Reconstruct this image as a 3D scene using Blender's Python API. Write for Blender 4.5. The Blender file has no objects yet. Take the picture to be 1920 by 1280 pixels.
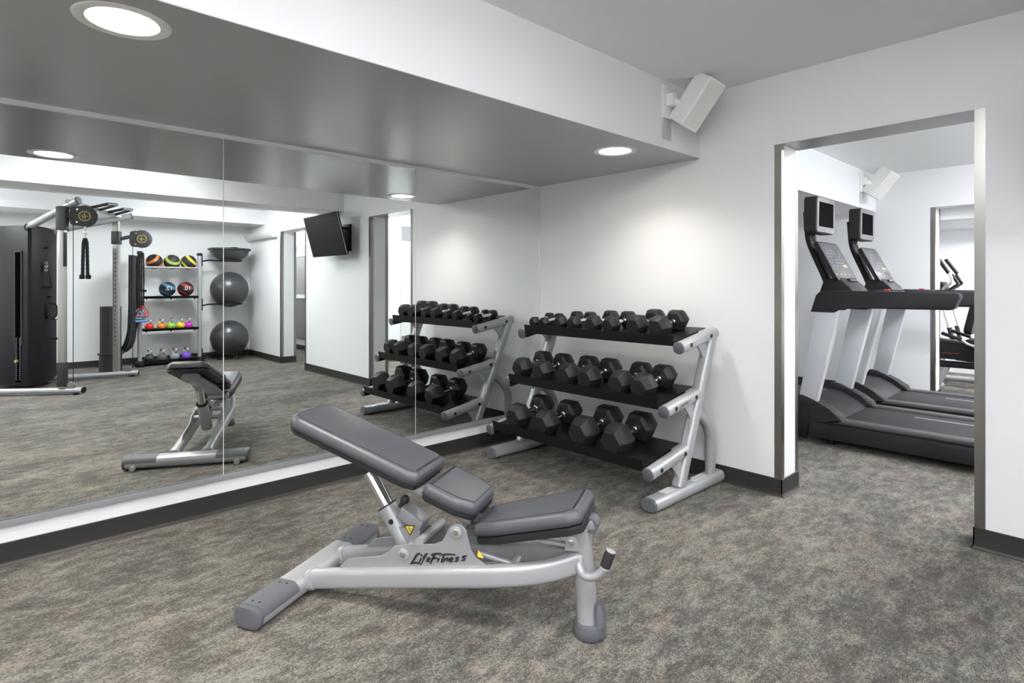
import bpy, bmesh, math, random
from mathutils import Vector as V, Matrix as Mx
random.seed(7)
PI = math.pi
S = bpy.context.scene
COL = S.collection

# ------------------------------------------------------------------ materials
def mat(name, col, rough=.5, metal=0., spec=.5, bump=None, coat=0., emit=None, es=0., var=0., bumpd=.0005):
    m = bpy.data.materials.new(name); m.use_nodes = True
    nt = m.node_tree; b = nt.nodes['Principled BSDF']
    b.inputs['Base Color'].default_value = (*col, 1)
    b.inputs['Roughness'].default_value = rough
    b.inputs['Metallic'].default_value = metal
    b.inputs['Specular IOR Level'].default_value = spec
    b.inputs['Coat Weight'].default_value = coat
    if emit:
        b.inputs['Emission Color'].default_value = (*emit, 1)
        b.inputs['Emission Strength'].default_value = es
    tc = nt.nodes.new('ShaderNodeTexCoord')
    n = nt.nodes.new('ShaderNodeTexNoise'); n.inputs['Scale'].default_value = bump or 40; n.inputs['Detail'].default_value = 3
    nt.links.new(tc.outputs['Object'], n.inputs['Vector'])
    if bump:
        bp = nt.nodes.new('ShaderNodeBump'); bp.inputs['Strength'].default_value = .35; bp.inputs['Distance'].default_value = bumpd
        nt.links.new(n.outputs['Fac'], bp.inputs['Height']); nt.links.new(bp.outputs['Normal'], b.inputs['Normal'])
    if var:
        mr = nt.nodes.new('ShaderNodeMapRange'); mr.inputs['To Min'].default_value = max(0, rough - var); mr.inputs['To Max'].default_value = rough + var
        nt.links.new(n.outputs['Fac'], mr.inputs['Value']); nt.links.new(mr.outputs['Result'], b.inputs['Roughness'])
    return m

M = {}
M['wall'] = mat('white_wall_paint', (.80, .805, .82), .55, bump=180, bumpd=.0004)
M['ceiling'] = mat('ceiling_paint', (.83, .832, .84), .5, bump=120, bumpd=.0004)
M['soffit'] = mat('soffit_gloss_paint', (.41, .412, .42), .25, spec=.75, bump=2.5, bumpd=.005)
M['base'] = mat('charcoal_vinyl', (.030, .028, .027), .42, spec=.4)
M['cove'] = mat('vinyl_toe', (.075, .07, .066), .45)  # baseboard toe, coloured lighter to paint in the highlight along the floor edge
M['steel'] = mat('brushed_steel', (.30, .288, .27), .30, 1.)
M['trimsilver'] = mat('anodised_channel', (.72, .72, .73), .38, .35)
M['silver'] = mat('silver_powder_coat', (.43, .44, .455), .36, .30, bump=300, bumpd=.0001)
M['platesilver'] = mat('satin_grey_plate', (.34, .35, .365), .42, .3, bump=300, bumpd=.0001)
M['chrome'] = mat('chrome', (.82, .82, .83), .08, 1.)
M['knurl'] = mat('knurled_chrome', (.72, .72, .73), .22, 1., bump=600, bumpd=.0006)
M['vinyl'] = mat('grey_upholstery', (.072, .075, .088), .43, spec=.75, bump=260, bumpd=.0002)
M['vinylside'] = mat('dark_upholstery_board', (.016, .0155, .018), .5, spec=.35, bump=260, bumpd=.0003)
M['seam'] = mat('seam_black', (.012, .012, .014), .6)
M['greyplastic'] = mat('grey_plastic', (.115, .12, .135), .5, bump=400, bumpd=.0002)
M['darkgrey'] = mat('dark_grey_plastic', (.026, .026, .028), .5, bump=400, bumpd=.0002)
M['black'] = mat('black_plastic', (.009, .009, .0095), .45, spec=.3)
M['rubber'] = mat('black_rubber', (.015, .0145, .0155), .5, spec=.35, bump=220, bumpd=.0004)
M['shelf'] = mat('black_shelf_steel', (.006, .006, .006), .42, spec=.3, bump=300, bumpd=.0002)
M['screen'] = mat('dark_screen', (.010, .010, .0105), .5, spec=.0)
M['tvscreen'] = mat('matte_screen', (.008, .008, .0085), .4, spec=.2)
M['whiteplastic'] = mat('white_plastic', (.84, .84, .82), .45, bump=300, bumpd=.0001)
M['treadbody'] = mat('charcoal_treadmill_plastic', (.024, .0235, .0265), .55, spec=.2, bump=350, bumpd=.0002)
M['treadrail'] = mat('grey_side_rail', (.075, .075, .08), .5, spec=.4, bump=350, bumpd=.0002)
M['belt'] = mat('belt_rubber', (.036, .036, .039), .65, spec=.3, bump=400, bumpd=.0004)
M['treadsilver'] = mat('treadmill_silver', (.60, .62, .66), .42, .15)
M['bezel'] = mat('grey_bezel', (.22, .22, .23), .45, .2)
M['console'] = mat('console_glass', (.075, .078, .088), .4, spec=.3)
M['consolelow'] = mat('console_dark_band', (.018, .0185, .021), .4, spec=.3)
M['ui'] = mat('display_marks', (.30, .31, .33), .4)
M['uior'] = mat('display_amber', (.5, .25, .08), .4, emit=(1, .5, .2), es=.6)
M['red'] = mat('red_plastic', (.55, .03, .04), .35)
M['gold'] = mat('gold_print', (.55, .45, .14), .4, .5)
M['yellow'] = mat('yellow_label', (.78, .62, .06), .5)
M['paper'] = mat('white_label', (.72, .72, .70), .6)
M['ink'] = mat('black_ink', (.006, .006, .006), .45)
M['ball'] = mat('anti_burst_vinyl', (.075, .076, .083), .33, .45)
M['mat'] = mat('grey_foam', (.045, .045, .049), .8, spec=.2, bump=150, bumpd=.0006)
M['tile'] = mat('grey_stone_tile', (.22, .21, .20), .35, bump=6)
M['rope'] = mat('black_rope', (.012, .012, .012), .8)
M['lamp'] = mat('warm_lamp', (1, .97, .9), .5, emit=(1., .95, .86), es=80.)
M['lamp2'] = mat('warm_lamp_bright', (1, .97, .9), .5, emit=(1., .95, .86), es=150.)
M['panel'] = mat('ceiling_panel_diffuser', (1, 1, 1), .5, emit=(.965, .985, 1.), es=9.5)
M['panel2'] = mat('ceiling_panel_diffuser_bright', (1, 1, 1), .5, emit=(.965, .985, 1.), es=17.)
M['uprightsteel'] = mat('nickel_upright', (.42, .405, .38), .36, .5)
M['towershroud'] = mat('tower_shroud', (.014, .0143, .016), .5, spec=.15, bump=300, bumpd=.0002)
M['grille'] = mat('perforated_grille', (.70, .69, .67), .6, bump=900, bumpd=.001)
M['ring'] = mat('lamp_trim_ring', (.85, .84, .82), .4)
M['panel3'] = mat('ceiling_panel_diffuser_end', (1, 1, 1), .5, emit=(.965, .985, 1.), es=30.)
M['pulleygrey'] = mat('pulley_grey', (.055, .056, .058), .45)
M['whitetrim'] = mat('white_trim', (.86, .86, .87), .4)
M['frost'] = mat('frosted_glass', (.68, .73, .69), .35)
M['void'] = mat('matt_black_slot', (.002, .002, .002), .9, spec=0.)
M['covergrey'] = mat('pale_grey_cover', (.52, .52, .53), .5)
M['can'] = mat('white_can', (.62, .58, .50), .35)

def mirror_mat():
    m = bpy.data.materials.new('mirror_silvering'); m.use_nodes = True; nt = m.node_tree
    for n in list(nt.nodes): nt.nodes.remove(n)
    g = nt.nodes.new('ShaderNodeBsdfGlossy'); g.inputs['Roughness'].default_value = 0; g.inputs['Color'].default_value = (.855, .885, .875, 1)
    o = nt.nodes.new('ShaderNodeOutputMaterial'); nt.links.new(g.outputs[0], o.inputs[0]); return m
M['mirror'] = mirror_mat()

def carpet_mat():
    m = bpy.data.materials.new('mottled_carpet'); m.use_nodes = True; nt = m.node_tree; N = nt.nodes; L = nt.links
    b = N['Principled BSDF']; b.inputs['Roughness'].default_value = .95; b.inputs['Specular IOR Level'].default_value = .1; b.inputs['Sheen Weight'].default_value = .10; b.inputs['Sheen Roughness'].default_value = .55; b.inputs['Sheen Tint'].default_value = (.86, .84, .78, 1)
    geo = N.new('ShaderNodeNewGeometry')
    def vm(op, a, v):
        n = N.new('ShaderNodeVectorMath'); n.operation = op; L.new(a, n.inputs[0]); n.inputs[1].default_value = v; return n.outputs[0]
    snap = vm('SNAP', geo.outputs['Position'], (.0035, .006, 1))
    def noise(vec, sc, det, ro=.6, dist=0):
        n = N.new('ShaderNodeTexNoise'); n.inputs['Scale'].default_value = sc; n.inputs['Detail'].default_value = det
        n.inputs['Roughness'].default_value = ro; n.inputs['Distortion'].default_value = dist; L.new(vec, n.inputs['Vector']); return n.outputs['Fac']
    def ma(op, a, bb, clamp=False):
        n = N.new('ShaderNodeMath'); n.operation = op; n.use_clamp = clamp
        for i, q in enumerate((a, bb)):
            if isinstance(q, (int, float)): n.inputs[i].default_value = q
            else: L.new(q, n.inputs[i])
        return n.outputs[0]
    str_ = vm('MULTIPLY', snap, (1.7, .8, 1))
    big = noise(str_, 1.5, 4, .55, .4)
    pat = noise(vm('MULTIPLY', snap, (2.0, .9, 1)), 7.5, 10, .78, .2)
    fine = noise(vm('MULTIPLY', geo.outputs['Position'], (1.5, 1., 1)), 330, 2, .6)
    wn = N.new('ShaderNodeTexWhiteNoise'); L.new(snap, wn.inputs['Vector'])
    s = ma('ADD', ma('MULTIPLY', ma('SUBTRACT', big, .5), .55), ma('MULTIPLY', ma('SUBTRACT', pat, .5), 1.5))
    s = ma('ADD', ma('ADD', s, .5), ma('MULTIPLY', ma('SUBTRACT', wn.outputs['Value'], .5), .34))
    s = ma('ADD', s, ma('MULTIPLY', ma('SUBTRACT', fine, .5), .40))
    cr = N.new('ShaderNodeValToRGB'); L.new(s, cr.inputs['Fac']); e = cr.color_ramp.elements
    e[0].position = .22; e[0].color = (.055, .049, .044, 1); e[1].position = .84; e[1].color = (.275, .253, .222, 1)
    for p_, c_ in ((.36, (.078, .072, .066)), (.43, (.104, .098, .090)), (.555, (.130, .122, .111)), (.61, (.205, .190, .168))):
        k = e.new(p_); k.color = (*c_, 1)
    hue = noise(vm('ADD', str_, (7.3, 2.1, 0)), 4.0, 5, .6)
    h2 = N.new('ShaderNodeValToRGB'); L.new(hue, h2.inputs['Fac']); e = h2.color_ramp.elements
    e[0].position = .38; e[0].color = (.955, 1.0, .97, 1); e[1].position = .66; e[1].color = (1.06, .98, .95, 1)
    k = e.new(.5); k.color = (1, .99, .97, 1)
    mx = N.new('ShaderNodeMix'); mx.data_type = 'RGBA'; mx.blend_type = 'MULTIPLY'; mx.inputs['Factor'].default_value = 1
    L.new(cr.outputs['Color'], mx.inputs['A']); L.new(h2.outputs['Color'], mx.inputs['B'])
    L.new(mx.outputs['Result'], b.inputs['Base Color'])
    bp = N.new('ShaderNodeBump'); bp.inputs['Strength'].default_value = .4; bp.inputs['Distance'].default_value = .002
    L.new(fine, bp.inputs['Height']); L.new(bp.outputs['Normal'], b.inputs['Normal'])
    return m
M['carpet'] = carpet_mat()

def stripe_mat(name, base, stripe, lo=.35, hi=.62):
    m = bpy.data.materials.new(name); m.use_nodes = True; nt = m.node_tree; N = nt.nodes; L = nt.links
    b = N['Principled BSDF']; b.inputs['Roughness'].default_value = .5
    tc = N.new('ShaderNodeTexCoord'); mp = N.new('ShaderNodeMapping'); mp.inputs['Rotation'].default_value = (.5, .2, .3)
    L.new(tc.outputs['Object'], mp.inputs['Vector'])
    w = N.new('ShaderNodeTexWave'); w.bands_direction = 'Z'; w.inputs['Scale'].default_value = 2.6; w.inputs['Distortion'].default_value = 1.2
    w.inputs['Detail'].default_value = 0
    L.new(mp.outputs[0], w.inputs['Vector'])
    cr = N.new('ShaderNodeValToRGB'); cr.color_ramp.interpolation = 'CONSTANT'; e = cr.color_ramp.elements
    e[0].position = 0; e[0].color = (*base, 1); e[1].position = hi; e[1].color = (*stripe, 1)
    L.new(w.outputs['Color'], cr.inputs['Fac']); L.new(cr.outputs['Color'], b.inputs['Base Color'])
    return m

# ------------------------------------------------------------------ mesh builder
def spline(pts, n=6):
    P = [V(p) for p in pts]; out = []
    for i in range(len(P) - 1):
        p0 = P[i - 1] if i else P[0] * 2 - P[1]; p1 = P[i]; p2 = P[i + 1]
        p3 = P[i + 2] if i + 2 < len(P) else P[-1] * 2 - P[-2]
        for k in range(n):
            t = k / n
            out.append(.5 * ((2 * p1) + (p2 - p0) * t + (2 * p0 - 5 * p1 + 4 * p2 - p3) * t * t + (3 * p1 - p0 - 3 * p2 + p3) * t ** 3))
    out.append(P[-1]); return out

def circ(r, n=14, ry=None):
    ry = ry or r
    return [(r * math.cos(2 * PI * i / n), ry * math.sin(2 * PI * i / n)) for i in range(n)]
def rrect(w, h, r, n=4):
    out = []
    for cx, cy, a0 in ((w / 2 - r, h / 2 - r, 0), (-w / 2 + r, h / 2 - r, 90), (-w / 2 + r, -h / 2 + r, 180), (w / 2 - r, -h / 2 + r, 270)):
        for i in range(n + 1):
            a = math.radians(a0 + 90 * i / n); out.append((cx + r * math.cos(a), cy + r * math.sin(a)))
    return out
def rpoly(pts, rad, n=5):
    out = []; k = len(pts)
    for i in range(k):
        r = rad[i] if isinstance(rad, (list, tuple)) else rad
        p = V((*pts[i], 0)); a = V((*pts[i - 1], 0)); b = V((*pts[(i + 1) % k], 0))
        da = (a - p); db = (b - p); la, lb = da.length, db.length; da.normalize(); db.normalize()
        if r <= 0: out.append((p.x, p.y)); continue
        ang = da.angle(db); d = min(r / math.tan(ang / 2), la * .49, lb * .49); r2 = d * math.tan(ang / 2)
        s = p + da * d; e = p + db * d; c = p + (da + db).normalized() * (r2 / math.sin(ang / 2))
        vs = s - c; ve = e - c; tot = vs.angle(ve)
        for j in range(n + 1):
            t = j / n
            q = (vs * math.sin((1 - t) * tot) + ve * math.sin(t * tot)) / max(1e-9, math.sin(tot)) if tot > 1e-4 else vs
            q = c + q; out.append((q.x, q.y))
    return out

class MB:
    def __init__(s): s.bm = bmesh.new()
    def faces(s, vs, fs):
        v = [s.bm.verts.new(p) for p in vs]; r = []
        for f in fs:
            try: r.append(s.bm.faces.new([v[i] for i in f]))
            except ValueError: pass
        return v, r
    def box(s, c, d, R=None, bev=0, seg=2):
        c = V(c); x, y, z = d[0] / 2, d[1] / 2, d[2] / 2
        co = [V((sx * x, sy * y, sz * z)) for sx in (-1, 1) for sy in (-1, 1) for sz in (-1, 1)]
        if R is not None: co = [R @ q for q in co]
        v, f = s.faces([c + q for q in co], [(0, 1, 3, 2), (4, 6, 7, 5), (0, 4, 5, 1), (2, 3, 7, 6), (0, 2, 6, 4), (1, 5, 7, 3)])
        if bev:
            es = list({e for q in f for e in q.edges}); bmesh.ops.bevel(s.bm, geom=es, offset=bev, segments=seg, affect='EDGES', profile=.5)
        return s
    def sweep(s, pts, prof, up=(0, 0, 1), scale=None, caps=True):
        P = [V(p) for p in pts]; n = len(prof); rings = []; up = V(up)
        for i, p in enumerate(P):
            t = (P[min(i + 1, len(P) - 1)] - P[max(i - 1, 0)]).normalized()
            u = up - t * up.dot(t)
            if u.length < 1e-3: u = V((1, 0, 0)) - t * t.x
            if u.length < 1e-3: u = V((0, 1, 0)) - t * t.y
            u.normalize(); sd = t.cross(u); k = scale[i] if scale else 1
            rings.append([s.bm.verts.new(p + sd * (a * k) + u * (b * k)) for a, b in prof])
            up = u
        for a, b in zip(rings, rings[1:]):
            for j in range(n): s.bm.faces.new((a[j], a[(j + 1) % n], b[(j + 1) % n], b[j]))
        if caps:
            s.bm.faces.new(rings[0][::-1]); s.bm.faces.new(rings[-1])
        return s
    def tube(s, pts, r, n=12, scale=None, caps=True): return s.sweep(pts, circ(r, n), scale=scale, caps=caps)
    def lathe(s, prof, n=32, mx=None, cap=True):
        mx = mx or Mx.Identity(4); rings = []
        for r, z in prof:
            rings.append([s.bm.verts.new(mx @ V((r * math.cos(2 * PI * i / n), r * math.sin(2 * PI * i / n), z))) for i in range(n)])
        for a, b in zip(rings, rings[1:]):
            for j in range(n): s.bm.faces.new((a[j], a[(j + 1) % n], b[(j + 1) % n], b[j]))
        if cap:
            s.bm.faces.new(rings[0][::-1]); s.bm.faces.new(rings[-1])
        return s
    def prism(s, poly, h, mx=None, bev=0, seg=2):
        mx = mx or Mx.Identity(4); n = len(poly)
        vs = [mx @ V((x, y, 0)) for x, y in poly] + [mx @ V((x, y, h)) for x, y in poly]
        fs = [tuple(range(n))[::-1], tuple(range(n, 2 * n))] + [(i, (i + 1) % n, n + (i + 1) % n, n + i) for i in range(n)]
        v, f = s.faces(vs, fs)
        if bev:
            es = [e for e in {e for q in f[:2] for e in q.edges}]; bmesh.ops.bevel(s.bm, geom=es, offset=bev, segments=seg, affect='EDGES', profile=.5)
        return s
    def sphere(s, c, r, n=24, m=14, sc=(1, 1, 1)):
        c = V(c); prof = [(math.sin(PI * i / m), -math.cos(PI * i / m)) for i in range(m + 1)]
        top = s.bm.verts.new(c + V((0, 0, r * sc[2]))); bot = s.bm.verts.new(c - V((0, 0, r * sc[2]))); rings = []
        for a, b in prof[1:-1]:
            rings.append([s.bm.verts.new(c + V((a * r * sc[0] * math.cos(2 * PI * i / n), a * r * sc[1] * math.sin(2 * PI * i / n), b * r * sc[2]))) for i in range(n)])
        for a, b in zip(rings, rings[1:]):
            for j in range(n): s.bm.faces.new((a[j], a[(j + 1) % n], b[(j + 1) % n], b[j]))
        for j in range(n):
            s.bm.faces.new((bot, rings[0][(j + 1) % n], rings[0][j])); s.bm.faces.new((top, rings[-1][j], rings[-1][(j + 1) % n]))
        return s
    def pad(s, outline, T, r, mx, z0=0., rb=None):
        """upholstered slab: outline in xy, rounded top edge of radius r"""
        n = len(outline); P = [V((x, y)) for x, y in outline]; nr = []
        for i in range(n):
            d = (P[(i + 1) % n] - P[i - 1]).normalized(); nr.append(V((-d.y, d.x)))
        lay = [(rb or r * .35, 0), (0, rb or r * .35)]
        for k in range(0, 6):
            a = PI / 2 * k / 5; lay.append((r * (1 - math.cos(a)), T - r + r * math.sin(a)))
        rings = [[s.bm.verts.new(mx @ V((P[i].x + nr[i].x * o, P[i].y + nr[i].y * o, z0 + z))) for i in range(n)] for o, z in lay]
        for a, b in zip(rings, rings[1:]):
            for j in range(n): s.bm.faces.new((a[j], a[(j + 1) % n], b[(j + 1) % n], b[j]))
        s.bm.faces.new(rings[0][::-1]); s.bm.faces.new(rings[-1]); return s
    def build(s, name, m, parent=None, ang=38):
        bmesh.ops.recalc_face_normals(s.bm, faces=s.bm.faces)
        me = bpy.data.meshes.new(name); s.bm.to_mesh(me); s.bm.free()
        me.materials.append(M[m] if isinstance(m, str) else m)
        me.shade_smooth(); me.set_sharp_from_angle(angle=math.radians(ang))
        o = bpy.data.objects.new(name, me); COL.objects.link(o)
        if parent: o.parent = parent
        return o

def build_each(mb, name, m, parent=None, ang=38, label=None):
    """one object per loose piece of the mesh"""
    bm = mb.bm; bmesh.ops.recalc_face_normals(bm, faces=bm.faces); seen = set(); out = []
    bm.verts.ensure_lookup_table()
    for v0 in bm.verts:
        if v0 in seen: continue
        st = [v0]; isl = []; seen.add(v0)
        while st:
            v = st.pop(); isl.append(v)
            for e_ in v.link_edges:
                w_ = e_.other_vert(v)
                if w_ not in seen: seen.add(w_); st.append(w_)
        ix = {v: i for i, v in enumerate(isl)}; fs = {f for v in isl for f in v.link_faces}
        me = bpy.data.meshes.new(name); me.from_pydata([v.co[:] for v in isl], [], [[ix[v] for v in f.verts] for f in fs])
        me.materials.append(M[m] if isinstance(m, str) else m); me.shade_smooth(); me.set_sharp_from_angle(angle=math.radians(ang))
        o = bpy.data.objects.new(name, me); COL.objects.link(o); out.append(o)
        if parent: o.parent = parent
        if label: o['label'] = label
    bm.free(); return out
def thing(name, label, cat, loc=(0, 0, 0), rotz=0, group=None, rot=None):
    o = bpy.data.objects.new(name, None); COL.objects.link(o); o.empty_display_size = .1
    o.location = loc; o.rotation_euler = rot or (0, 0, rotz)
    return tag(o, label, cat, group)
def tag(o, label, cat, group=None):
    o['label'] = label; o['category'] = cat
    if group: o['group'] = group
    return o
def lab(o, t): o['label'] = t; return o
def struct(name, mb, m, ang=38):
    o = mb.build(name, m, ang=ang); o['kind'] = 'structure'; return o
def copy_tree(o, parent=None):
    c = o.copy(); COL.objects.link(c)
    if parent: c.parent = parent
    for ch in list(o.children): copy_tree(ch, c)
    return c
def bx(a, b):
    return ([(a[i] + b[i]) / 2 for i in range(3)], [abs(b[i] - a[i]) for i in range(3)])
def bb(mb, a, b, bev=0): c, d = bx(a, b); mb.box(c, d, bev=bev); return mb
def frame(o, x, y, z): return Mx(((x[0], y[0], z[0], o[0]), (x[1], y[1], z[1], o[1]), (x[2], y[2], z[2], o[2]), (0, 0, 0, 1)))
def disc(mb, c, ax, r, h, n=20):
    ax = V(ax).normalized(); u = ax.orthogonal().normalized(); w = ax.cross(u)
    mb.lathe([(r * .86, 0), (r, h * .25), (r, h * .8), (r * .86, h)], n, frame(c, u, w, ax)); return mb
def text_mesh(txt, size, depth, mx, name, m, parent):
    cu = bpy.data.curves.new(name, 'FONT'); cu.body = txt; cu.size = size; cu.extrude = depth; cu.align_x = 'CENTER'; cu.align_y = 'CENTER'
    ob = bpy.data.objects.new(name, cu); COL.objects.link(ob); bpy.context.view_layer.update()
    me = bpy.data.meshes.new_from_object(ob.evaluated_get(bpy.context.evaluated_depsgraph_get()))
    bpy.data.objects.remove(ob); me.transform(mx); me.materials.clear(); me.materials.append(M[m])
    o = bpy.data.objects.new(name, me); COL.objects.link(o); o.parent = parent; return o

# ------------------------------------------------------------------ dimensions (metres; mirror plane x=0, rack wall y=0)
ZS, ZC, ZB = 2.145, 2.569, .106      # soffit, ceiling, baseboard
XS = 1.517; XW = 7.448; YR = -6.6; T = .25; Y2 = 4.15; X2 = 4.90
D1a, D1b, D2a, D2b = 2.057, 2.980, 4.979, 5.934

# ------------------------------------------------------------------ room shell
mb = MB(); bb(mb, (-.3, YR - .3, -.1), (9.4, 7.3, 0)); struct('floor', mb, 'carpet')
mb = MB(); bb(mb, (-.25, YR - .2, -.05), (-.008, 7.2, 2.8)); struct('wall_left', mb, 'wall')
mb = MB()
bb(mb, (-.1, 0, 0), (D1a, T, 2.8)); bb(mb, (D1a, 0, ZS), (D1b, T, 2.8)); bb(mb, (D1b, 0, 0), (D2a, T, 2.8))
bb(mb, (D2a, 0, 2.16), (D2b, T, 2.8)); bb(mb, (D2b, 0, 0), (9.4, T, 2.8)); struct('wall_front', mb, 'wall')
mb = MB(); bb(mb, (XW, YR - .2, 0), (XW + .2, 0, 2.8)); struct('wall_right', mb, 'wall')
mb = MB(); bb(mb, (-.1, YR - .2, 0), (XW, YR, 2.8)); struct('wall_back', mb, 'wall')
mb = MB(); bb(mb, (XS, YR, ZC), (XW, 0, 2.75)); struct('ceiling', mb, 'ceiling')
mb = MB(); bb(mb, (XS - .02, YR, ZS), (XS, 0, 2.74)); struct('ceiling_soffit', mb, 'wall')
# soffit underside skin is a glossier grey sheet of its own
LAMPS = [(1.265, -.603), (1.285, -3.228), (1.285, -5.75)]
mb = MB(); ya = 0.
for lx, ly in LAMPS:
    bb(mb, (-.008, ly + .15, ZS - .003), (XS, ya, ZS)); ya = ly - .15
    bb(mb, (-.008, ya, ZS - .003), (lx - .15, ly + .15, ZS)); bb(mb, (lx + .15, ya, ZS - .003), (XS, ly + .15, ZS))
    n_ = 48; ins = [(lx + .099 * math.cos(2 * PI * i / n_), ly + .099 * math.sin(2 * PI * i / n_)) for i in range(n_)]; sq = []
    for i in range(n_):
        c_, s_ = math.cos(2 * PI * i / n_), math.sin(2 * PI * i / n_); k_ = .15 / max(abs(c_), abs(s_)); sq.append((lx + k_ * c_, ly + k_ * s_))
    mb.faces([(x, y, ZS - .003) for x, y in ins + sq], [(i, (i + 1) % n_, n_ + (i + 1) % n_, n_ + i) for i in range(n_)])
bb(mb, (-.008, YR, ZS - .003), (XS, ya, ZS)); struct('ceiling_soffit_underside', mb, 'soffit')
mb = MB(); bb(mb, (3.70, YR, 2.275), (4.24, 0, 2.7)); struct('ceiling_beam', mb, 'ceiling')
mb = MB(); bb(mb, (6.69, YR, 2.33), (XW, 0, 2.7)); struct('ceiling_bulkhead', mb, 'wall')
# room behind the rack wall
mb = MB(); bb(mb, (-.008, T, ZC), (9.3, 7.2, 2.75)); struct('ceiling_far_rooms', mb, 'ceiling')
mb = MB(); bb(mb, (-.008, T, ZS), (1.46, Y2, 2.7)); struct('ceiling_soffit_far', mb, 'wall')
mb = MB()
bb(mb, (-.008, Y2, 0), (2.03, Y2 + T, 2.7)); bb(mb, (2.03, Y2, ZS), (2.96, Y2 + T, 2.7)); bb(mb, (2.96, Y2, 0), (X2 + .08, Y2 + T, 2.7)); struct('wall_far', mb, 'wall')
mb = MB(); bb(mb, (X2, T, 0), (X2 + .079, Y2, 2.7)); struct('wall_far_right', mb, 'wall')
mb = MB(); bb(mb, (-.008, 6.9, 0), (6, 7.1, 2.7)); struct('wall_end', mb, 'wall')
mb = MB(); bb(mb, (X2, Y2 + T, 0), (X2 + .1, 6.9, 2.7)); struct('wall_end_right', mb, 'wall')
mb = MB(); bb(mb, (-.008, Y2 + T, 2.02), (2.6, 5.6, 2.7)); bb(mb, (-.008, 6.45, 2.10), (X2, 6.9, 2.7)); struct('ceiling_soffit_end', mb, 'wall')
# corridor behind the second doorway
mb = MB(); bb(mb, (X2 + .08, 1.0, 0), (9.3, 1.1, 2.7)); struct('wall_corridor', mb, 'wall')
mb = MB(); bb(mb, (9.2, T, 0), (9.3, 1.0, 2.7)); struct('wall_corridor_end', mb, 'wall')
mb = MB(); bb(mb, (6.2, .985, .22), (9.2, 1.0, 2.05)); struct('wall_tile_panel', mb, 'tile')
mb = MB(); bb(mb, (6.2, .95, 1.02), (9.2, .985, 1.09)); struct('trim_9', mb, 'whiteplastic')
mb = MB(); bb(mb, (6.2, .972, 1.84), (9.2, .985, 1.88)); struct('trim_10', mb, 'whiteplastic')  # white strip painting in a highlight on the grey tile

# baseboards: extruded coved profile along straight runs
def base_run(mb, a, b, n):
    a = V((*a, 0)); b = V((*b, 0)); n = V((*n, 0)); d = (b - a)
    prof = [(0, 0), (.016, 0), (.016, .003), (.008, .010), (.006, .02), (.006, ZB - .003), (.003, ZB), (0, ZB)]
    mb.prism(prof, d.length, frame(a, n, (0, 0, 1), d.normalized()))
def bases(name, runs):
    mb = MB()
    for r in runs: base_run(mb, *r)
    struct(name, mb, 'base')
    mb = MB()
    for a, b, n in runs:
        a = V((*a, 0)); b = V((*b, 0)); n = V((*n, 0)); d = b - a
        mb.prism([(.0165, 0), (.0235, 0), (.0225, .0022), (.0165, .0042)], d.length, frame(a, n, (0, 0, 1), d.normalized()))
    return mb
toes = []
e = .006
runs = {'baseboard_left': [((-.008, YR), (-.008, 0), (1, 0))],
        'baseboard_front': [((-.002, 0), (D1a + e, 0), (0, -1)), ((D1a, -e), (D1a, T + e), (1, 0)), ((D1b - e, 0), (D2a + e, 0), (0, -1)),
                            ((D1b, -e), (D1b, T), (-1, 0)), ((D2a, -e), (D2a, T), (1, 0)), ((D2b, -e), (D2b, T), (-1, 0)), ((D2b - e, 0), (XW, 0), (0, -1))],
        'baseboard_right': [((XW, YR), (XW, 0), (-1, 0))],
        'baseboard_far': [((0, Y2), (2.03 + e, Y2), (0, -1)), ((2.96 - e, Y2), (X2, Y2), (0, -1)), ((2.03, Y2 - e), (2.03, Y2 + T), (1, 0))],
        'baseboard_far_right': [((X2, T), (X2, Y2), (-1, 0))],
        'baseboard_corridor': [((X2 + .1, 1.0), (9.2, 1.0), (0, -1))]}
tm = None
for k, r in runs.items():
    t_ = bases(k, r); o = t_.build('trim_toe_' + k[10:], 'cove'); o['kind'] = 'structure'

# steel corner guards round the doorways
def guard(mb, x, sx, y, sy, z0, z1, w=.041, t=.0016):
    bb(mb, (x, y, z0), (x + sx * w, y + sy * t, z1)); bb(mb, (x - sx * t, y + sy * t, z0), (x, y - sy * w, z1))
def guards(k, x0, x1, ya, yb, zt):
    i = k
    for x, sx in ((x0, -1), (x1, 1)):
        for y, sy in ((ya, -1), (yb, 1)):
            mb = MB(); guard(mb, x, sx, y, sy, ZB, zt); struct('trim_%d' % i, mb, 'steel'); i += 1
guards(20, D1a, D1b, 0, T, ZS); guards(30, D2a, D2b, 0, T, 2.16); guards(40, 2.03, 2.96, Y2, Y2 + T, ZS)
# header liners under the two lintels
mb = MB(); bb(mb, (D1a, -.0015, ZS - .0018), (D1b, T + .0015, ZS)); struct('trim_50', mb, 'soffit')

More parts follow.
